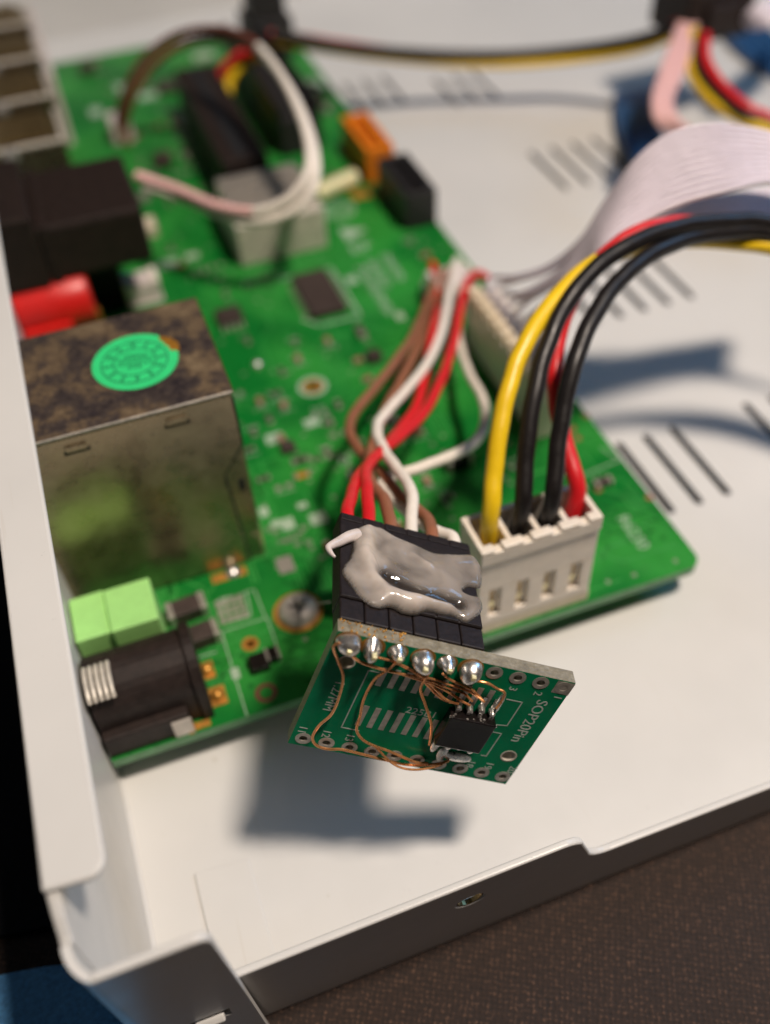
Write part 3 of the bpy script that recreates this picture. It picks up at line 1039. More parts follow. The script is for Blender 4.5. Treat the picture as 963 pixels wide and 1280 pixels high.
for (px_, py_, s1, s2, h, m) in ((110, 90, 4, 4, 2, 'chip'), (400, 130, 3, 3, 1.5, 'chip'), (120, 140, 3, 5, .06, 'silk'), (185, 120, 5, 4, .06, 'silk'), (215, 110, 8, 6, 1.2, 'chip'), (230, 150, 4, 6, .06, 'silk'),
                                 (205, 205, 4, 5, 2, 'chip'), (130, 300, 1.6, 1.6, .5, 'solder'), (210, 330, 4, 3, .06, 'silk'), (255, 70, 6, 5, .06, 'silk'), (330, 120, 3, 4, 1, 'tin'), (395, 105, 4, 5, .06, 'silk'), (410, 140, 1.8, 3, 1, 'tin'), (240, 320, 3, 2, .06, 'silk'), (150, 110, 2, 6, .06, 'silk')):
    p = P(px_, py_)
    obj('small_component' if h > .1 else 'solder_pad', MB().box((p.x - s1 / 2, p.y - s2 / 2, 0.008), (p.x + s1 / 2, p.y + s2 / 2, h)), m, board, bevel=0.1 if h > .1 else 0)

# --- four pin power header on the board (the plug belongs to the cable)
HX0, HX1, HY0, HY1 = 33.9, 50.3, 67.0, 74.6
hd = obj('power_header', MB().box((HX0, HY0 + .1, 0.02), (HX1, HY1, 2.2)).box((HX0 + .2, HY1 - 1.2, 2.2), (HX1 - .2, HY1, 12)), 'cream', board, bevel=0.2, label='cream base of the four pin power header')
# --- long header for the ribbon
rh = obj('ribbon_header', MB().box((57.8, 99.0, 0.02), (64.0, 127.6, 10.2)), 'white', board, bevel=0.25, label='long white header under the grey ribbon')
for k in range(11):
    y = 100.5 + k * 2.56
    obj('tooth', MB().box((57.7, y - .8, 10.22), (59.9, y + .8, 12.0)), 'cream', rh, bevel=0.15)
# --- six pin socket
sk = obj('pin_header', MB().box((56.0, 136.6, 0.02), (64.0, 144.5, 3.0)), 'clear', board, bevel=0.25)

# ================================================================== mounting screw
sc = root('mounting_screw', 'domed steel screw head in a gold ring on the green board', 'screw', (SCREW.x, SCREW.y, 0))
obj('gold_washer_ring', MB().ring(1.5, 3.55, 0.01, 0.09, (SCREW.x, SCREW.y, 0), 36), 'gold', sc)
sh = obj('screw_head', MB().lathe([(2.85, 0.1), (2.85, 0.5), (2.6, 1.0), (2.0, 1.5), (1.2, 1.8), (0.6, 1.72), (0, 1.5)], (SCREW.x, SCREW.y, 0), 32), 'zinc', sc, smooth=True)
obj('cross_slot', MB().box((SCREW.x - 1.3, SCREW.y - .2, 1.55), (SCREW.x + 1.3, SCREW.y + .2, 1.86)).box((SCREW.x - .2, SCREW.y - 1.3, 1.55), (SCREW.x + .2, SCREW.y + 1.3, 1.865)), 'dark', sh)

# ================================================================== adapter board
AU = Vector((0.8627, -0.3421, -0.3724)).normalized()
AV = Vector((-0.4064, -0.0310, -0.9132))
AV = (AV - AU * AU.dot(AV)).normalized()
AN = AU.cross(AV)                      # towards the wire housing
AT = Vector((11.5766, 50.6973, 33.1498))


def A(p):
    return AT + AU * p[0] + AV * p[1] + AN * p[2]


def apx(x, y, n=0.0):
    """pixel -> (u, v) on the adapter plane at offset n"""
    d = ray(x, y)
    t = ((AT + AN * n) - CAMP).dot(AN) / d.dot(AN)
    q = CAMP + d * t - AT
    return q.dot(AU), q.dot(AV)


def atop(x, y, v):
    """pixel -> (u, n) on the plane v = const"""
    d = ray(x, y)
    t = ((AT + AV * v) - CAMP).dot(AV) / d.dot(AV)
    q = CAMP + d * t - AT
    return q.dot(AU), q.dot(AN)


ad = root('adapter_board', 'small green adapter board with soldered pins and copper wires hanging by its harness', 'adapter board', A((11, 16.5, 0)))
asub = obj('substrate', MB().box((-1.35, -1.0, 0), (23.75, 16.45, 1.6), A), ['adapter', 'fibre'], ad)
cm = MB()
pins = [(2.54 * k, 0.0) for k in range(10)] + [(2.54 * k, 15.24) for k in range(10)]
for (u, v) in pins:
    cm.lathe([(0.52, -1), (0.52, 3)], (u, v, 0), 18, A)
big = [(apx(636, 945), 0.85), (apx(433, 828), 0.85)]
for (uv, r) in big:
    cm.lathe([(r, -1), (r, 3)], (uv[0], uv[1], 0), 22, A)
cut(asub, cm)
edge_material(asub, AN)
for i, (u, v) in enumerate(pins):
    mb = MB().ring(0.50, 0.86, -0.05, -0.006, (u, v, 0), 22, A).ring(0.44, 0.51, -0.05, 1.63, (u, v, 0), 22, A)
    if i == 9:
        mb.prism([(u - .95, v - .85), (u + .95, v - .85), (u + .95, v + .95), (u - .95, v + .95)], -0.012, -0.004, 2, A)
    obj('hole_ring', mb, 'tin', ad)
for (uv, r) in big:
    obj('hole_sleeve', MB().ring(r - .08, r + .06, -0.03, 1.63, (uv[0], uv[1], 0), 24, A), 'dull', ad)
# solder mounds with the pin ends inside
for k in range(6):
    u = 2.54 * k + 0.06 * math.sin(k * 5)
    sz = (1.06, 1.0, .84, 1.02, .84, 1.06)[k]
    ht = (1.7, 1.7, 1.3, 1.9, 1.3, 1.6)[k]
    prof = [(sz * .98, -0.04), (sz * 1.0, -ht * .22), (sz * .97, -ht * .5), (sz * .78, -ht * .8), (sz * .45, -ht * .97), (0.0, -ht * 1.02)]
    ph = random.uniform(0, 6)
    tilt = (.35, -.1, .3, .05, .28, -.15)[k]

    def lump(p, u=u, ph=ph, tilt=tilt, k=k, ht=ht):
        x, y, z = p[0] - u, p[1] - .02, p[2]
        a = math.atan2(y, x)
        q_ = 1 + .10 * math.sin(2 * a + ph) + .06 * math.sin(3 * a - ph) + .05 * math.sin(5 * z + ph)
        f = -z / ht
        return A((u + x * q_ + .12 * math.sin(ph) * f, y * q_ * 1.12 - tilt * f + .1, z))
    if k in (1, 2, 4):
        prof = [(sz * 1.08, -0.04), (sz * 1.0, -ht * .15), (sz * .82, -ht * .42), (sz * .66, -ht * .7), (sz * .42, -ht * .95), (0.0, -ht * 1.05)]
    j = obj('solder_ball', MB().lathe(prof, (u, 0.02, 0), 22, lump), 'solder', ad, smooth=True)
    obj('flux_stain', MB().ring(sz * .9, sz * 1.25, -0.03, -0.008, (u, .05, 0), 20, A), 'amber', ad)
    obj('pin_tip', MB().box((u - .24, -.5, -ht - .25), (u + .24, -.02, -ht * .5), A), 'bright', j, bevel=0.06)
    obj('header_block', MB().box((2.54 * k - 1.24, -1.25, 1.62), (2.54 * k + 1.24, 1.25, 4.45), A), 'housing', ad, bevel=0.16)
    obj('header_pin', MB().box((2.54 * k - .3, -.3, -.4), (2.54 * k + .3, .3, 6.0), A), 'gold', ad)
# foot prints
for k in range(10):
    u = 4.75 + 1.27 * k
    for v0, v1 in ((2.45, 5.2), (8.4, 11.6)):
        obj('pad', MB().box((u - .30, v0, -0.03), (u + .30, v1, -0.004), A), 'tin', ad)


def a_line(pts, wd=0.13, m='silk_grey'):
    mb = MB()
    for a, b in zip(pts[:-1], pts[1:]):
        a, b = Vector((a[0], a[1], 0)), Vector((b[0], b[1], 0))
        d = (b - a).normalized() * wd / 2
        n = Vector((-d.y, d.x, 0))
        mb.prism([(k.x, k.y) for k in (a - d + n, a - d - n, b + d - n, b + d + n)], -0.022, -0.004, 2, A)
    obj('silkscreen_line', mb, m, ad)


c1, c2 = apx(461, 838), apx(427, 909)
a_line([(c1[0] + 1.6, c1[1]), c1, c2, (c2[0] + 1.9, c2[1])])
a_line([apx(634, 874), apx(653, 878), apx(634, 907), apx(621, 906)])
a_line([apx(617, 915), apx(627, 917), apx(608, 945), apx(602, 944)])


def a_text(s, size, px, along):
    c = apx(*px)
    if along == 'down':     # reads towards the lower edge
        fr = lambda p: A((c[0] + p[1], c[1] + p[0], -0.004 - p[2]))
    else:
        fr = lambda p: A((c[0] + p[0], c[1] - p[1], -0.004 - p[2]))
    obj('lettering', MB().text(s, size, fr, .02), 'silk_grey', ad)


a_text('SOP20Pin', 1.75, (661, 902), 'down')
a_text('1.27MM', 1.45, (417, 870), 'down')
a_text('225B1', 1.35, (527, 891), 'right')
for s_, p_ in (('11', (378, 912)), ('12', (408, 917)), ('13', (437, 922)), ('19', (611, 957)), ('20', (640, 962)), ('1', (697, 872)), ('2', (672, 867)), ('3', (641, 861)), ('18', (588, 955))):
    a_text(s_, 1.25, p_, 'down')

# eight pin memory chip
q = [apx(567, 897, -1.7), apx(620, 908, -1.7), apx(600, 943, -1.7), apx(541, 931, -1.7)]
CU0 = (q[0][0] + q[3][0]) / 2
CU1 = (q[1][0] + q[2][0]) / 2
CV0 = (q[0][1] + q[1][1]) / 2
CV1 = (q[2][1] + q[3][1]) / 2
chip = obj('memory_chip', MB().box((CU0, CV0, -1.75), (CU1, CV1, -0.2), A), 'smallchip', ad, bevel=0.14, label='glossy black eight pin memory chip')
for k in range(4):
    u = CU0 + (CU1 - CU0) * (k + .5) / 4
    for sgn, v in ((-1, CV0), (1, CV1)):
        L = 1.5 if sgn < 0 else .7
        mb = MB().prism([(v + .1 * -sgn, -1.0), (v + sgn * .35, -1.0), (v + sgn * .6, -.15), (v + sgn * (.6 + L), -.12), (v + sgn * (.6 + L), -.02), (v + sgn * .45, -.02), (v + sgn * .25, -.82), (v + .1 * -sgn, -.82)], u - .2, u + .2, 0, A)
        obj('pin', mb, 'solder', chip)
        obj('solder_bead', MB().lathe([(.34, -.05), (.40, -.35), (.30, -.75 - .3 * random.random()), (0, -1.05)], (u, v + sgn * (.55 + .25 * random.random()), -.1), 12, A, jit=.06), 'solder', chip, smooth=True)
mb = MB()
for k in range(16):
    u = CU0 + (CU1 - CU0) * random.random()
    mb.lathe([(.16, 0), (.15, -.13), (0, -.2)], (u, CV0 - .1 + .35 * random.random(), -1.0 - .5 * random.random()), 8, A)
obj('flux_beads', mb, 'solder', chip, smooth=True)['kind'] = 'stuff'
for px_, py_, s1, s2 in ((545, 929, .45, 1.3), (553, 940, .55, 1.2), (572, 945, 1.6, .75), (622, 880, .4, 2.0)):
    u, v = apx(px_, py_)
    obj('solder_blob', MB().lathe([(s1, -.02), (s1, -.2), (s1 * .6, -.4), (0, -.46)], (0, 0, 0), 14, lambda p: A((u + p[0], v + p[1] * s2 / s1, p[2]))), 'solder', ad, smooth=True)


def copper(pts, r=0.135, lift=-0.45):
    path = []
    for i, p in enumerate(pts):
        n = p[2] if len(p) > 2 else lift
        u, v = apx(p[0], p[1], n)
        path.append((u, v, n))
    obj('copper_wire', MB().tube(path, r, 8, 8, A), 'copper', ad, smooth=True)


copper([(424, 803, -1.0), (417, 809, -.9), (422, 824), (429, 845), (425, 868), (415, 892), (399, 907), (391, 921, -.6), (395, 931, -.6), (408, 936, -.7), (428, 937, -.9), (450, 942, -.7), (478, 949), (510, 956), (545, 955), (561, 951, -.3)], .15)
copper([(497, 826, -.6), (487, 836), (468, 850), (455, 874), (450, 897), (446, 912), (453, 924), (467, 932), (484, 938), (503, 946, -.6), (521, 953, -.6), (535, 954)], .15)
copper([(531, 833, -1.2), (535, 843, -.8), (526, 861), (532, 881), (539, 903), (539, 918), (537, 931, -.2)], .15)
copper([(470, 934), (488, 952, -.9), (503, 960, -1.3), (522, 962, -1.3), (545, 958, -.9), (562, 950, -.4)], .13)
copper([(440, 819, -.8), (452, 828), (475, 836), (500, 842), (525, 850), (545, 857), (562, 866), (577, 876, -.8), (588, 882, -1.0)], .13)
copper([(436, 814, -.9), (446, 825), (468, 833), (492, 840), (520, 846), (540, 852), (560, 860), (580, 867), (591, 877, -.9)], .12)
copper([(494, 828, -.9), (510, 835), (528, 846), (545, 862), (556, 873), (566, 878, -.8), (574, 880, -1.0)], .13)
copper([(473, 822, -.8), (489, 826), (503, 832), (520, 842), (536, 858), (549, 871), (560, 877), (572, 879, -.9)], .12)
copper([(554, 842, -1.0), (562, 849), (577, 856), (590, 862), (599, 870), (606, 878, -1.0)], .13)
copper([(589, 847, -1.0), (596, 851), (610, 854), (622, 861), (631, 866, -.6), (627, 877, -.5), (620, 886, -.9)], .13)
copper([(530, 846, -.9), (545, 850), (565, 857), (583, 863), (593, 868), (604, 876, -.9)], .12)

# ================================================================== signal harness
har = root('wire_harness', 'black pin housing smeared with hot glue on six red brown and white wires', 'wire harness', A((6.35, 1.3, 12)))
HT = -1.42                             # upper face of the housing in adapter v
hs = obj('pin_housing', MB().box((-1.3, HT, 4.5), (14.0, 1.3, 17.6), A), 'housing', har, bevel=0.15, label='black plastic six way pin housing')
for k in range(6):
    u = 2.54 * k
    obj('wire_port', MB().box((u - .95, -.95, 17.55), (u + .95, .95, 17.66), A), 'dark', hs)
    obj('ridge', MB().box((u - 1.2, HT - .12, 16.5), (u + 1.1, HT + .02, 17.55), A), 'housing', hs, bevel=0.08)
    obj('ridge', MB().box((u - 1.2, HT - .10, 4.55), (u + 1.15, HT + .02, 5.9), A), 'housing', hs, bevel=0.08)
exitp = [A((2.54 * k, 0, 17.0)) for k in range(6)]
exito = [A((2.54 * k, 0, 20.0)) for k in range(6)]


def hwire(k, m, pts, z0=7.0, zmid=None, r=0.76):
    n = len(pts)
    path = []
    zend = exito[k].z
    for i, p in enumerate(pts):
        t = i / n
        z = p[2] if len(p) > 2 else z0 + (zend - z0) * (t ** 1.1)
        path.append(P(p[0], p[1], z))
    path += [exito[k], exitp[k]]
    obj('wire', MB().tube(path, r, 12, 8, wob=.03), m, har, smooth=True)


hwire(4, 'brown', [(549, 340, 6), (534, 381, 7), (518, 418), (499, 446), (468, 486), (445, 514), (437, 537), (447, 560), (466, 580), (487, 603), (503, 622), (520, 636), (535, 650)])
hwire(2, 'brown', [(560, 340, 6), (549, 381, 7), (527, 425), (510, 459), (496, 486), (482, 511), (473, 535), (464, 565), (460, 590), (468, 610), (480, 624)])
hwire(3, 'whitew', [(571, 325, 6), (566, 345, 7), (561, 370), (554, 408), (537, 450), (506, 490), (477, 523), (472, 543), (484, 569), (503, 595), (515, 618)])
hwire(1, 'red', [(610, 348, 6), (595, 342, 8), (581, 362), (568, 425), (552, 474), (531, 515), (500, 546), (480, 562), (464, 577), (457, 592), (459, 610)])
hwire(0, 'red', [(541, 330, 6), (548, 375, 6), (541, 415), (524, 499), (500, 537), (481, 560), (464, 578), (447, 598), (441, 615)])
hwire(5, 'whitew', [(575, 360, 5), (572, 410, 5), (577, 440, 6), (588, 470, 8), (604, 500, 10), (606, 530, 13), (590, 556, 15), (556, 573, 17), (515, 588, 18), (489, 596, 19), (478, 606, 19), (490, 622, 20), (512, 642, 22), (540, 662, 24)])
pw = obj('plug', MB().box((55.8, 136.0, 3.05), (64.2, 142.4, 6.4)), 'clear', har, bevel=0.4)

# glue: an uneven milky sheet over the housing
Z6 = lambda x, y: (400 + x / 4.187, 620 + y / 4.187)
gl = [(165, 182), (240, 166), (310, 170), (352, 192), (400, 226), (480, 256), (600, 300), (720, 312), (795, 322), (838, 372), (848, 430), (838, 485), (780, 480), (748, 500), (770, 520), (835, 540), (850, 600), (800, 655), (760, 668), (700, 640), (630, 628), (560, 612), (500, 628), (430, 618), (370, 588), (300, 592), (250, 570), (190, 520), (160, 480), (112, 412), (118, 375), (150, 330), (165, 270)]
gp = [atop(*Z6(*p), HT) for p in gl]


def inside(x, y, poly):
    r = False
    n = len(poly)
    for i in range(n):
        (x1, y1), (x2, y2) = poly[i], poly[(i + 1) % n]
        if (y1 > y) != (y2 > y) and x < (x2 - x1) * (y - y1) / (y2 - y1) + x1:
            r = not r
    return r


def dist(x, y, poly):
    best = 1e9
    n = len(poly)
    for i in range(n):
        (x1, y1), (x2, y2) = poly[i], poly[(i + 1) % n]
        dx, dy = x2 - x1, y2 - y1
        t = max(0, min(1, ((x - x1) * dx + (y - y1) * dy) / (dx * dx + dy * dy)))
        best = min(best, math.hypot(x - x1 - t * dx, y - y1 - t * dy))
    return best


gs = [(p.x, p.y) for p in catmull([(a, b, 0) for a, b in gp + gp[:1]], 4)[:-1]]
bm = bmesh.new()
bv = [bm.verts.new((a, b, 0)) for a, b in gs]
for i in range(len(bv)):
    bm.edges.new((bv[i], bv[(i + 1) % len(bv)]))
STEP = 0.2
umin, umax = min(p[0] for p in gs), max(p[0] for p in gs)
nmin, nmax = min(p[1] for p in gs), max(p[1] for p in gs)
grid = {}
iu, jn = int((umax - umin) / STEP) + 2, int((nmax - nmin) / STEP) + 2
bm.free()
top_v, idx = [], {}
for i in range(iu):
    for j in range(jn):
        a, b = umin + i * STEP, nmin + j * STEP
        if inside(a, b, gs):
            idx[(i, j)] = len(top_v)
            top_v.append((a, b))
# pull rim vertices on to the outline for a clean edge
near_rim = {}
for (i, j), k in idx.items():
    if any((i + di, j + dj) not in idx for di in (-1, 0, 1) for dj in (-1, 0, 1)):
        a, b = top_v[k]
        best = (1e9, a, b)
        for q_ in range(len(gs)):
            (x1, y1), (x2, y2) = gs[q_], gs[(q_ + 1) % len(gs)]
            dx, dy = x2 - x1, y2 - y1
            t = max(0, min(1, ((a - x1) * dx + (b - y1) * dy) / (dx * dx + dy * dy + 1e-9)))
            dd = math.hypot(a - x1 - t * dx, b - y1 - t * dy)
            if dd < best[0]:
                best = (dd, x1 + t * dx, y1 + t * dy)
        top_v[k] = (best[1], best[2])
quads = [((i, j), (i + 1, j), (i + 1, j + 1), (i, j + 1)) for i in range(iu) for j in range(jn)
         if all(k in idx for k in ((i, j), (i + 1, j), (i + 1, j + 1), (i, j + 1)))]
RIDGE = [atop(*Z6(*p), HT) for p in [(240, 190), (225, 330), (250, 440), (330, 520), (450, 570), (560, 590), (660, 610)]]


def near(a, b, pl):
    best = 1e9
    for (x1, y1), (x2, y2) in zip(pl[:-1], pl[1:]):
        dx, dy = x2 - x1, y2 - y1
        t = max(0, min(1, ((a - x1) * dx + (b - y1) * dy) / (dx * dx + dy * dy)))
        best = min(best, math.hypot(a - x1 - t * dx, b - y1 - t * dy))
    return best


VAL = [atop(*Z6(*p), HT) for p in [(340, 430), (420, 480), (520, 520), (620, 550), (720, 580)]]
HOLL = [atop(*Z6(*p), HT) for p in [(480, 330), (560, 390)]]


def gh(a, b):
    d = dist(a, b, gs)
    e = min(1.0, d / 1.0)
    rim = math.sqrt(max(0, 1 - (1 - e) ** 2))
    h = 0.62 * rim
    h += 0.75 * rim * math.exp(-(near(a, b, RIDGE) / 1.0) ** 2)
    vd = near(a, b, VAL)
    h -= 0.52 * rim * math.exp(-(vd / 0.75) ** 2)
    h += 0.16 * rim * math.sin(a * .8 + .7 * math.sin(b * .6)) * math.sin(b * .7 + .6)
    h += 0.035 * rim * math.sin(a * 2.1 + b * 1.2 + math.sin(b * 1.7))
    h += 0.28 * rim * math.exp(-(near(a, b, HOLL) / .45) ** 2)
    return max(0.05, h), vd, e


mb = MB()
milk = []
for side in (1, 0):
    for (a, b) in top_v:
        h, vd, e = gh(a, b)
        mb.v.append(A((a, HT - (h if side else -0.03), b)))
        mk = (0.08 + 0.60 * min(1, h / 1.25)) * (1 - .22 * max(0, min(1, (a - 4) / 6)))
        mk *= 1 - 0.92 * math.exp(-(vd / 0.85) ** 2) * (1 if a > 2.5 else .4)
        milk.append(max(0.04, min(0.95, mk)))
nv = len(top_v)
edges = {}
for qd in quads:
    f = [idx[k] for k in qd]
    mb.f.append(tuple(f))
    mb.f.append(tuple(nv + k for k in reversed(f)))
    for x, y in zip(f, f[1:] + f[:1]):
        edges[(x, y)] = edges.get((x, y), 0) + 1
for (x, y) in list(edges):
    if (y, x) not in edges:
        mb.f.append((y, x, nv + x, nv + y))
glo = obj('hot_glue', mb, 'glue', hs, smooth=True, label='milky smear of hot melt glue with a glossy folded surface')
at = glo.data.attributes.new('milk', 'FLOAT', 'POINT')
at.data.foreach_set('value', milk)
sm = glo.modifiers.new('soft', 'SMOOTH')
sm.factor = 0.5
sm.iterations = 3
# drawn-out tongue and hair-thin thread of glue
tg = [Z6(*p) for p in [(200, 205), (150, 215), (100, 240), (62, 258), (45, 272), (60, 300), (80, 320)]]
path = [A((atop(x, y, HT - .5)[0], HT - .5, atop(x, y, HT - .5)[1])) for x, y in tg]
o = obj('glue_string', MB().tube(path, lambda t: .75 - .6 * t, 10, 6), 'clear', hs, smooth=True)
path = [P(413, 752, 12), P(395, 755, 8), P(380, 756, 4), P(366, 751, 2.2)]
obj('glue_thread', MB().tube(path, .07, 6, 6), 'clear', hs, smooth=True)
mb = MB()
rr = random.Random(4)
for k in range(60):
    u = -1.2 + 7 * rr.random()
    c = A((u, -1.03 - .1 * rr.random(), 1.6 * rr.random()))
    r = .05 + .1 * rr.random()
    mb.lathe([(r, 0), (r * .9, r * .5), (0, r)], c, 6)
obj('flux_crust', mb, 'gold', ad)['kind'] = 'stuff'

# ================================================================== power cable
pc = root('power_cable', 'thick yellow black and red power wires in a white four way plug', 'power cable', (42, 71, 2.2))
PX0, PX1, PY0, PY1, PZ0, PZ1 = 33.2, 50.0, 66.95, 73.4, 2.25, 18.2
pit = 3.96
mb = MB()
xs = [(PX0 + PX1) / 2 + (k - 1.5) * pit for k in range(4)]
mb.box((PX0, PY0, PZ0), (PX1, PY0 + .95, 4.0))
mb.box((PX0, PY0, 9.6), (PX1, PY0 + .95, 15.6))
ed = [PX0] + [q_ for x in xs for q_ in (x - .8, x + .8)] + [PX1]
for a, b in zip(ed[0::2], ed[1::2]):
    mb.box((a, PY0, 4.0), (b, PY0 + .95, 9.6))
mb.box((PX0, PY0 - .35, 15.6), (PX1, PY0 + 1.0, PZ1 - .55))
ed = [PX0] + [q_ for x in xs for q_ in (x - .55, x + .55)] + [PX1]
for a, b in zip(ed[0::2], ed[1::2]):
    mb.box((a, PY0 - .35, PZ1 - .55), (b, PY0 + 1.0, PZ1))
mb.box((PX0, PY1 - .9, PZ0), (PX1, PY1, PZ1 - .2))
mb.box((PX0, PY0 + .9, PZ0), (PX0 + .8, PY1 - .8, PZ1 - .1))
mb.box((PX1 - .8, PY0 + .9, PZ0), (PX1, PY1 - .8, PZ1 - .1))
for k in range(3):
    x = (PX0 + PX1) / 2 + (k - 1) * pit
    mb.box((x - .4, PY0 + .9, PZ0), (x + .4, PY1 - .85, PZ1 - .4))
mb.box((PX0 + .5, PY0 + .8, PZ0), (PX1 - .5, PY1 - .5, 10.5))
pg = obj('plug', mb, 'white', pc, bevel=0.18, label='white nylon four way plug')
for x in xs:
    obj('contact', MB().box((x - .7, PY0 + .62, 4.1), (x + .1, PY0 + .79, 9.5)), 'brass', pg, bevel=0.05)
    obj('contact_tang', MB().prism([(PY0 + .62, 5.0), (PY0 + .25, 6.6), (PY0 + .35, 6.8), (PY0 + .62, 6.2)], x - .55, x - .05, 0), 'bright', pg)


def pwire(i, m, pts):
    x = xs[i]
    path = [Vector((x, 70.2, 10.7)), Vector((x, 70.2, 15.0))] + [P(p[0], p[1], 17 + (p[2] - 17) * .8) for p in pts]
    obj('wire', MB().tube(path, 1.13, 16, 8, wob=.035), m, pc, smooth=True)


pwire(0, 'yellow', [(614, 640, 22), (618, 590, 26.5), (626, 530, 31.5), (640, 472, 35.5), (662, 420, 38.5), (700, 367, 40.5), (745, 328, 41), (800, 308, 40), (860, 300, 38.5), (963, 309, 36), (1080, 345, 32), (1220, 400, 30), (1400, 475, 28)])
pwire(1, 'blackw', [(654, 630, 22), (657, 575, 27), (665, 510, 32.5), (680, 445, 37), (705, 385, 40.5), (745, 335, 43), (795, 302, 44), (850, 283, 43.5), (905, 277, 42), (963, 279, 40), (1080, 310, 35), (1220, 365, 33), (1400, 440, 31)])
pwire(2, 'blackw', [(691, 625, 22), (696, 570, 27), (705, 510, 32), (718, 455, 36.5), (740, 400, 39.5), (775, 350, 41.5), (820, 315, 42), (870, 296, 41), (915, 290, 40), (963, 291, 38.5), (1080, 322, 34), (1220, 377, 32), (1400, 452, 30)])
pwire(3, 'red', [(722, 610, 20), (708, 560, 24), (698, 515, 27.5), (694, 470, 31), (697, 425, 34.5), (712, 380, 38), (735, 345, 40), (765, 312, 42), (805, 288, 43), (860, 279, 42), (915, 285, 40), (963, 297, 37), (1080, 335, 32), (1220, 390, 30), (1400, 465, 28)])

# ================================================================== ribbon cable
rb = root('ribbon_cable', 'pale grey flat ribbon cable arching from the long white header', 'ribbon cable', (64, 117, 8))
up_e = [(612, 350, 13.5), (645, 346, 17), (688, 332, 22), (727, 300, 28), (760, 250, 34), (795, 203, 39.5), (838, 170, 42.5), (895, 158, 43), (963, 168, 41), (1050, 200, 38), (1180, 245, 36), (1340, 310, 34)]
lo_e = [(676, 470, 13.5), (692, 432, 18), (708, 395, 25), (728, 352, 29), (752, 315, 33.5), (790, 283, 36), (845, 255, 38), (905, 238, 39), (963, 226, 38.5), (1050, 228, 36), (1180, 262, 34), (1340, 330, 32)]
NC = 11
for k in range(NC):
    t = k / (NC - 1)
    path = [Vector((60.6, 126.1 - k * 2.56, 9.5)), Vector((61.2, 126.1 - k * 2.56, 12.4))]
    for i, (a, b) in enumerate(zip(up_e, lo_e)):
        A3, B3 = P(*a), P(*b)
        q = A3.lerp(B3, t)
        if i in (1, 2):
            q.z += 0.7 * math.sin(k * 2.1) * (1.2 if i == 1 else .6)
        if i == 0:
            q = q.lerp(Vector((63.2, 126.1 - k * 2.56, 13.6)), .6)
        path.append(q)
    obj('conductor', MB().tube(path, lambda s_: .45 + .03 * min(1, s_ * 2.2), 10, 7), 'lilac', rb, smooth=True)
# the web joining the conductors where the ribbon is flat
mb = MB()
ua, ub = catmull([P(*p) for p in up_e[3:]], 6), catmull([P(*p) for p in lo_e[3:]], 6)
n = len(ua)
for i in range(n):
    d = Vector((0, 0, -.08))
    lw = Vector((-.12, .2, -.34))
    mb.v += [ua[i] + d + lw, ub[i] + d + lw, ua[i] - d + lw, ub[i] - d + lw]
for i in range(n - 1):
    a = 4 * i
    mb.f += [(a, a + 1, a + 5, a + 4), (a + 2, a + 6, a + 7, a + 3), (a, a + 4, a + 6, a + 2), (a + 1, a + 3, a + 7, a + 5)]
mb.f += [(0, 2, 3, 1), (4 * n - 4, 4 * n - 3, 4 * n - 1, 4 * n - 2)]
obj('web', mb, 'lilac', rb, smooth=True)

for k in range(8):      # the same ribbon doubling back underneath
    pts = [(800 + k * 2, 282 + k * 3, 24), (850, 262 + k * 4, 28), (905, 248 + k * 5, 30), (963, 240 + k * 5, 30), (1050, 240 + k * 5, 28)]
    obj('return_conductor', MB().tube([P(*p) for p in pts], .62, 8, 6), 'lilac', rb, smooth=True)

# ================================================================== looped jumper
lp = root('jumper_cable', 'white and dark brown twin wire looping above the silver block', 'jumper cable', P(152, 165, 0))
l1 = [(152, 175, 1), (150, 150, 6), (160, 115, 13), (185, 75, 20), (225, 48, 25), (270, 42, 28), (312, 55, 30), (345, 90, 30), (370, 135, 28), (386, 185, 25), (384, 225, 22), (360, 255, 19), (318, 270, 17), (270, 262, 17), (225, 243, 18), (172, 225, 20)]
obj('plug', MB().box((10.5, 231, 0.05), (15.5, 239, 5)), 'clear', lp, bevel=0.3)
pa = catmull([P(*p) for p in l1], 6)
k1 = int(len(pa) * .42)
k2 = int(len(pa) * .80)
obj('wire', MB().tube([p + Vector((0, 0, .9)) for p in pa[:k1 + 1]], 0.9, 10, smooth=False), 'darkbrown', lp, smooth=True)
obj('wire', MB().tube([p + Vector((0, 0, .9)) for p in pa[k1:k2 + 1]], 0.9, 10, smooth=False), 'whitew', lp, smooth=True)
obj('wire', MB().tube([p + Vector((0, 0, .9)) for p in pa[k2:]], 1.0, 10, smooth=False), 'pink', lp, smooth=True)
lo = [p + Vector((.9, -.9, -.9)) for p in pa]
obj('wire', MB().tube(lo[:k1 + 1], 0.9, 10, smooth=False), 'brown', lp, smooth=True)
obj('wire', MB().tube(lo[k1:], 0.9, 10, smooth=False), 'whitew', lp, smooth=True)

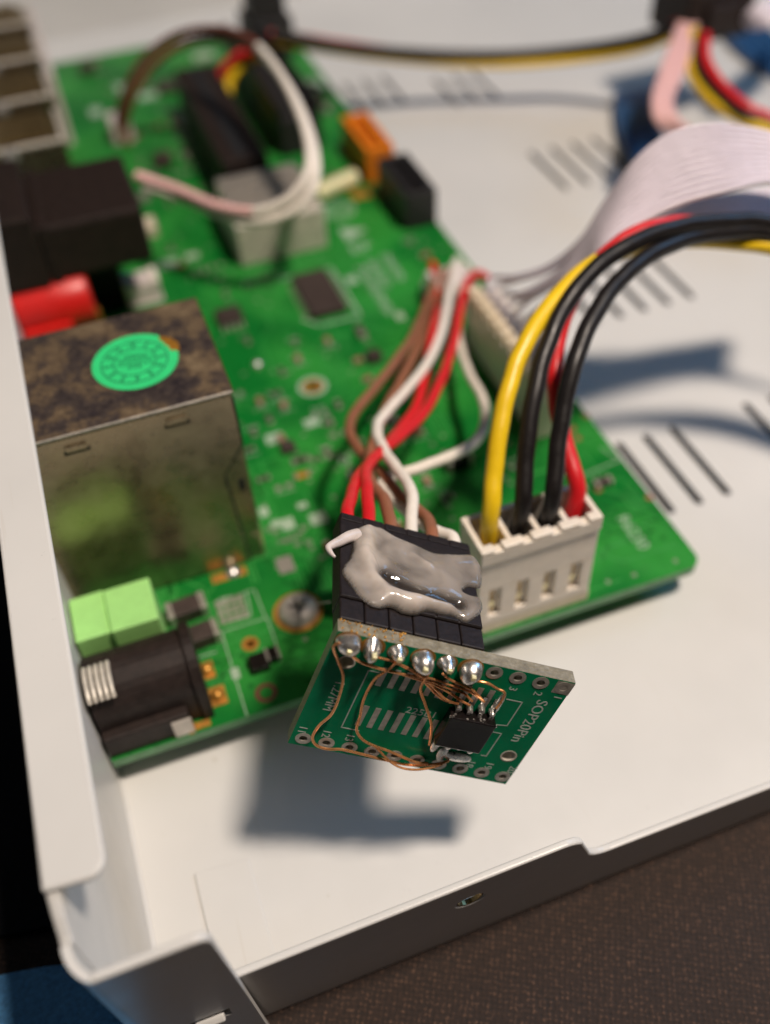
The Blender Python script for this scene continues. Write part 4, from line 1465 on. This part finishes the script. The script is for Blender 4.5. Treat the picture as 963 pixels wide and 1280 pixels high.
# ================================================================== drive cable behind
dc = root('drive_cable', 'red black and yellow drive cable strung across the far floor of the case', 'drive cable', P(335, 60, 0))
obj('plug', MB().box((53.5, 262.5, 0.05), (66.0, 275, 10)).box((55, 264, 10), (64.8, 273, 28)), 'black', dc, bevel=0.5)
cb = [(340, 46, 16), (372, 50, 15), (420, 58, 13), (480, 66, 10), (560, 73, 7), (640, 75, 6), (720, 69, 7), (790, 57, 11), (840, 38, 16), (870, 20, 18)]
for m, off in (('red', (0, .9, .3)), ('blackw', (.1, -.9, 1.1)), ('yellow', (.2, -.6, -1.0))):
    path = []
    for i, p in enumerate(cb):
        tw = .5 * math.sin(i * .8)
        o3 = Vector(off)
        path.append(P(*p) + Vector((o3.x, o3.y * math.cos(tw) - o3.z * math.sin(tw), o3.y * math.sin(tw) + o3.z * math.cos(tw))))
    obj('wire', MB().tube(path, 1.35 if m == 'blackw' else 1.0, 10, 6), m, dc, smooth=True)
for m, pts in (('red', [(322, 62, 16), (295, 72, 14), (275, 95, 10), (272, 125, 5), (280, 150, 1)]), ('yellow', [(328, 68, 14), (305, 80, 12), (288, 100, 9), (285, 128, 5), (292, 152, 1)])):
    obj('wire', MB().tube([P(*p) for p in pts], 1.15, 10, 6), m, dc, smooth=True)

bk = root('cable_plug', 'black plug hanging where the far cables meet', 'plug', P(885, 20, 10))
c = P(882, 12, 18)
obj('plug_body', MB().box((c.x - 9, c.y - 7, 13), (c.x + 9, c.y + 10, 25)), 'softblack', bk, bevel=1.2)
obj('strain_relief', MB().box((c.x - 5, c.y - 9, 15.5), (c.x + 3, c.y - 6.02, 22)), 'softblack', bk, bevel=0.8)
for m, pts in (('yellow', [(868, 40, 18), (862, 75, 17), (870, 100, 16), (893, 128, 15), (930, 150, 14), (975, 170, 13), (1060, 215, 10)]),
               ('blackw', [(876, 42, 19), (872, 75, 18), (882, 100, 17), (905, 125, 16), (935, 145, 15), (975, 163, 13), (1060, 205, 10)]),
               ('red', [(882, 45, 20), (882, 72, 19), (893, 95, 18), (912, 117, 17), (937, 136, 16), (975, 153, 14), (1060, 195, 11)])):
    obj('wire', MB().tube([P(*p) for p in pts], 1.15, 10, 6), m, bk, smooth=True)
bc = root('navy_strands', 'flat band of dark blue strands on the case floor behind the grey ribbon', 'data cable', P(800, 170, FZ))  # dark blue strands side by side, low on the floor sheet
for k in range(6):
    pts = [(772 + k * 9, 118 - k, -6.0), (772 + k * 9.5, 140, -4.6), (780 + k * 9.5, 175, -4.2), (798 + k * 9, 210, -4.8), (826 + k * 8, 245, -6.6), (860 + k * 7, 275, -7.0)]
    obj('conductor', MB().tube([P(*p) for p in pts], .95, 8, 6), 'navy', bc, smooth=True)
bc2 = root('navy_strands', 'flat band of dark blue strands crossing the case floor beyond the black plug', 'data cable', P(930, 60, FZ))  # second dark blue band, beyond the plug
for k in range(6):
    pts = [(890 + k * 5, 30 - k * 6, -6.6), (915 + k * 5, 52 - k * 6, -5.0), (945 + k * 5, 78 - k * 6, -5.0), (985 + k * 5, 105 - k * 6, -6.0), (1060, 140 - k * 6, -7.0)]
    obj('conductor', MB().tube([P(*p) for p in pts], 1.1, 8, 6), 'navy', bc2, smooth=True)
pr = root('pink_ribbon', 'narrow pink ribbon dropping from the far black plug', 'ribbon cable', P(825, 150, 0))
for k in range(5):
    pts = [(850 + k * 5, 30, 18), (838 + k * 6, 62, 18), (826 + k * 6, 95, 17), (818 + k * 5, 125, 16), (822 + k * 6, 150, 14), (846 + k * 7, 168, 10), (890 + k * 6, 178, 6)]
    obj('conductor', MB().tube([P(*p) for p in pts], .68, 8, 6), 'pink', pr, smooth=True)
pr2 = root('folded_ribbon', 'pale grey ribbon folded upward beyond the black plug', 'ribbon cable', P(945, 20, 5))
for k in range(6):
    pts = [(918 + k * 4, 22 + k * 2, 16), (940 + k * 3, 12 + k * 4, 19), (970 + k * 2, -2 + k * 5, 20), (1020, -30 + k * 6, 18)]
    obj('conductor', MB().tube([P(*p) for p in pts], .75, 8, 6), 'lilac', pr2, smooth=True)
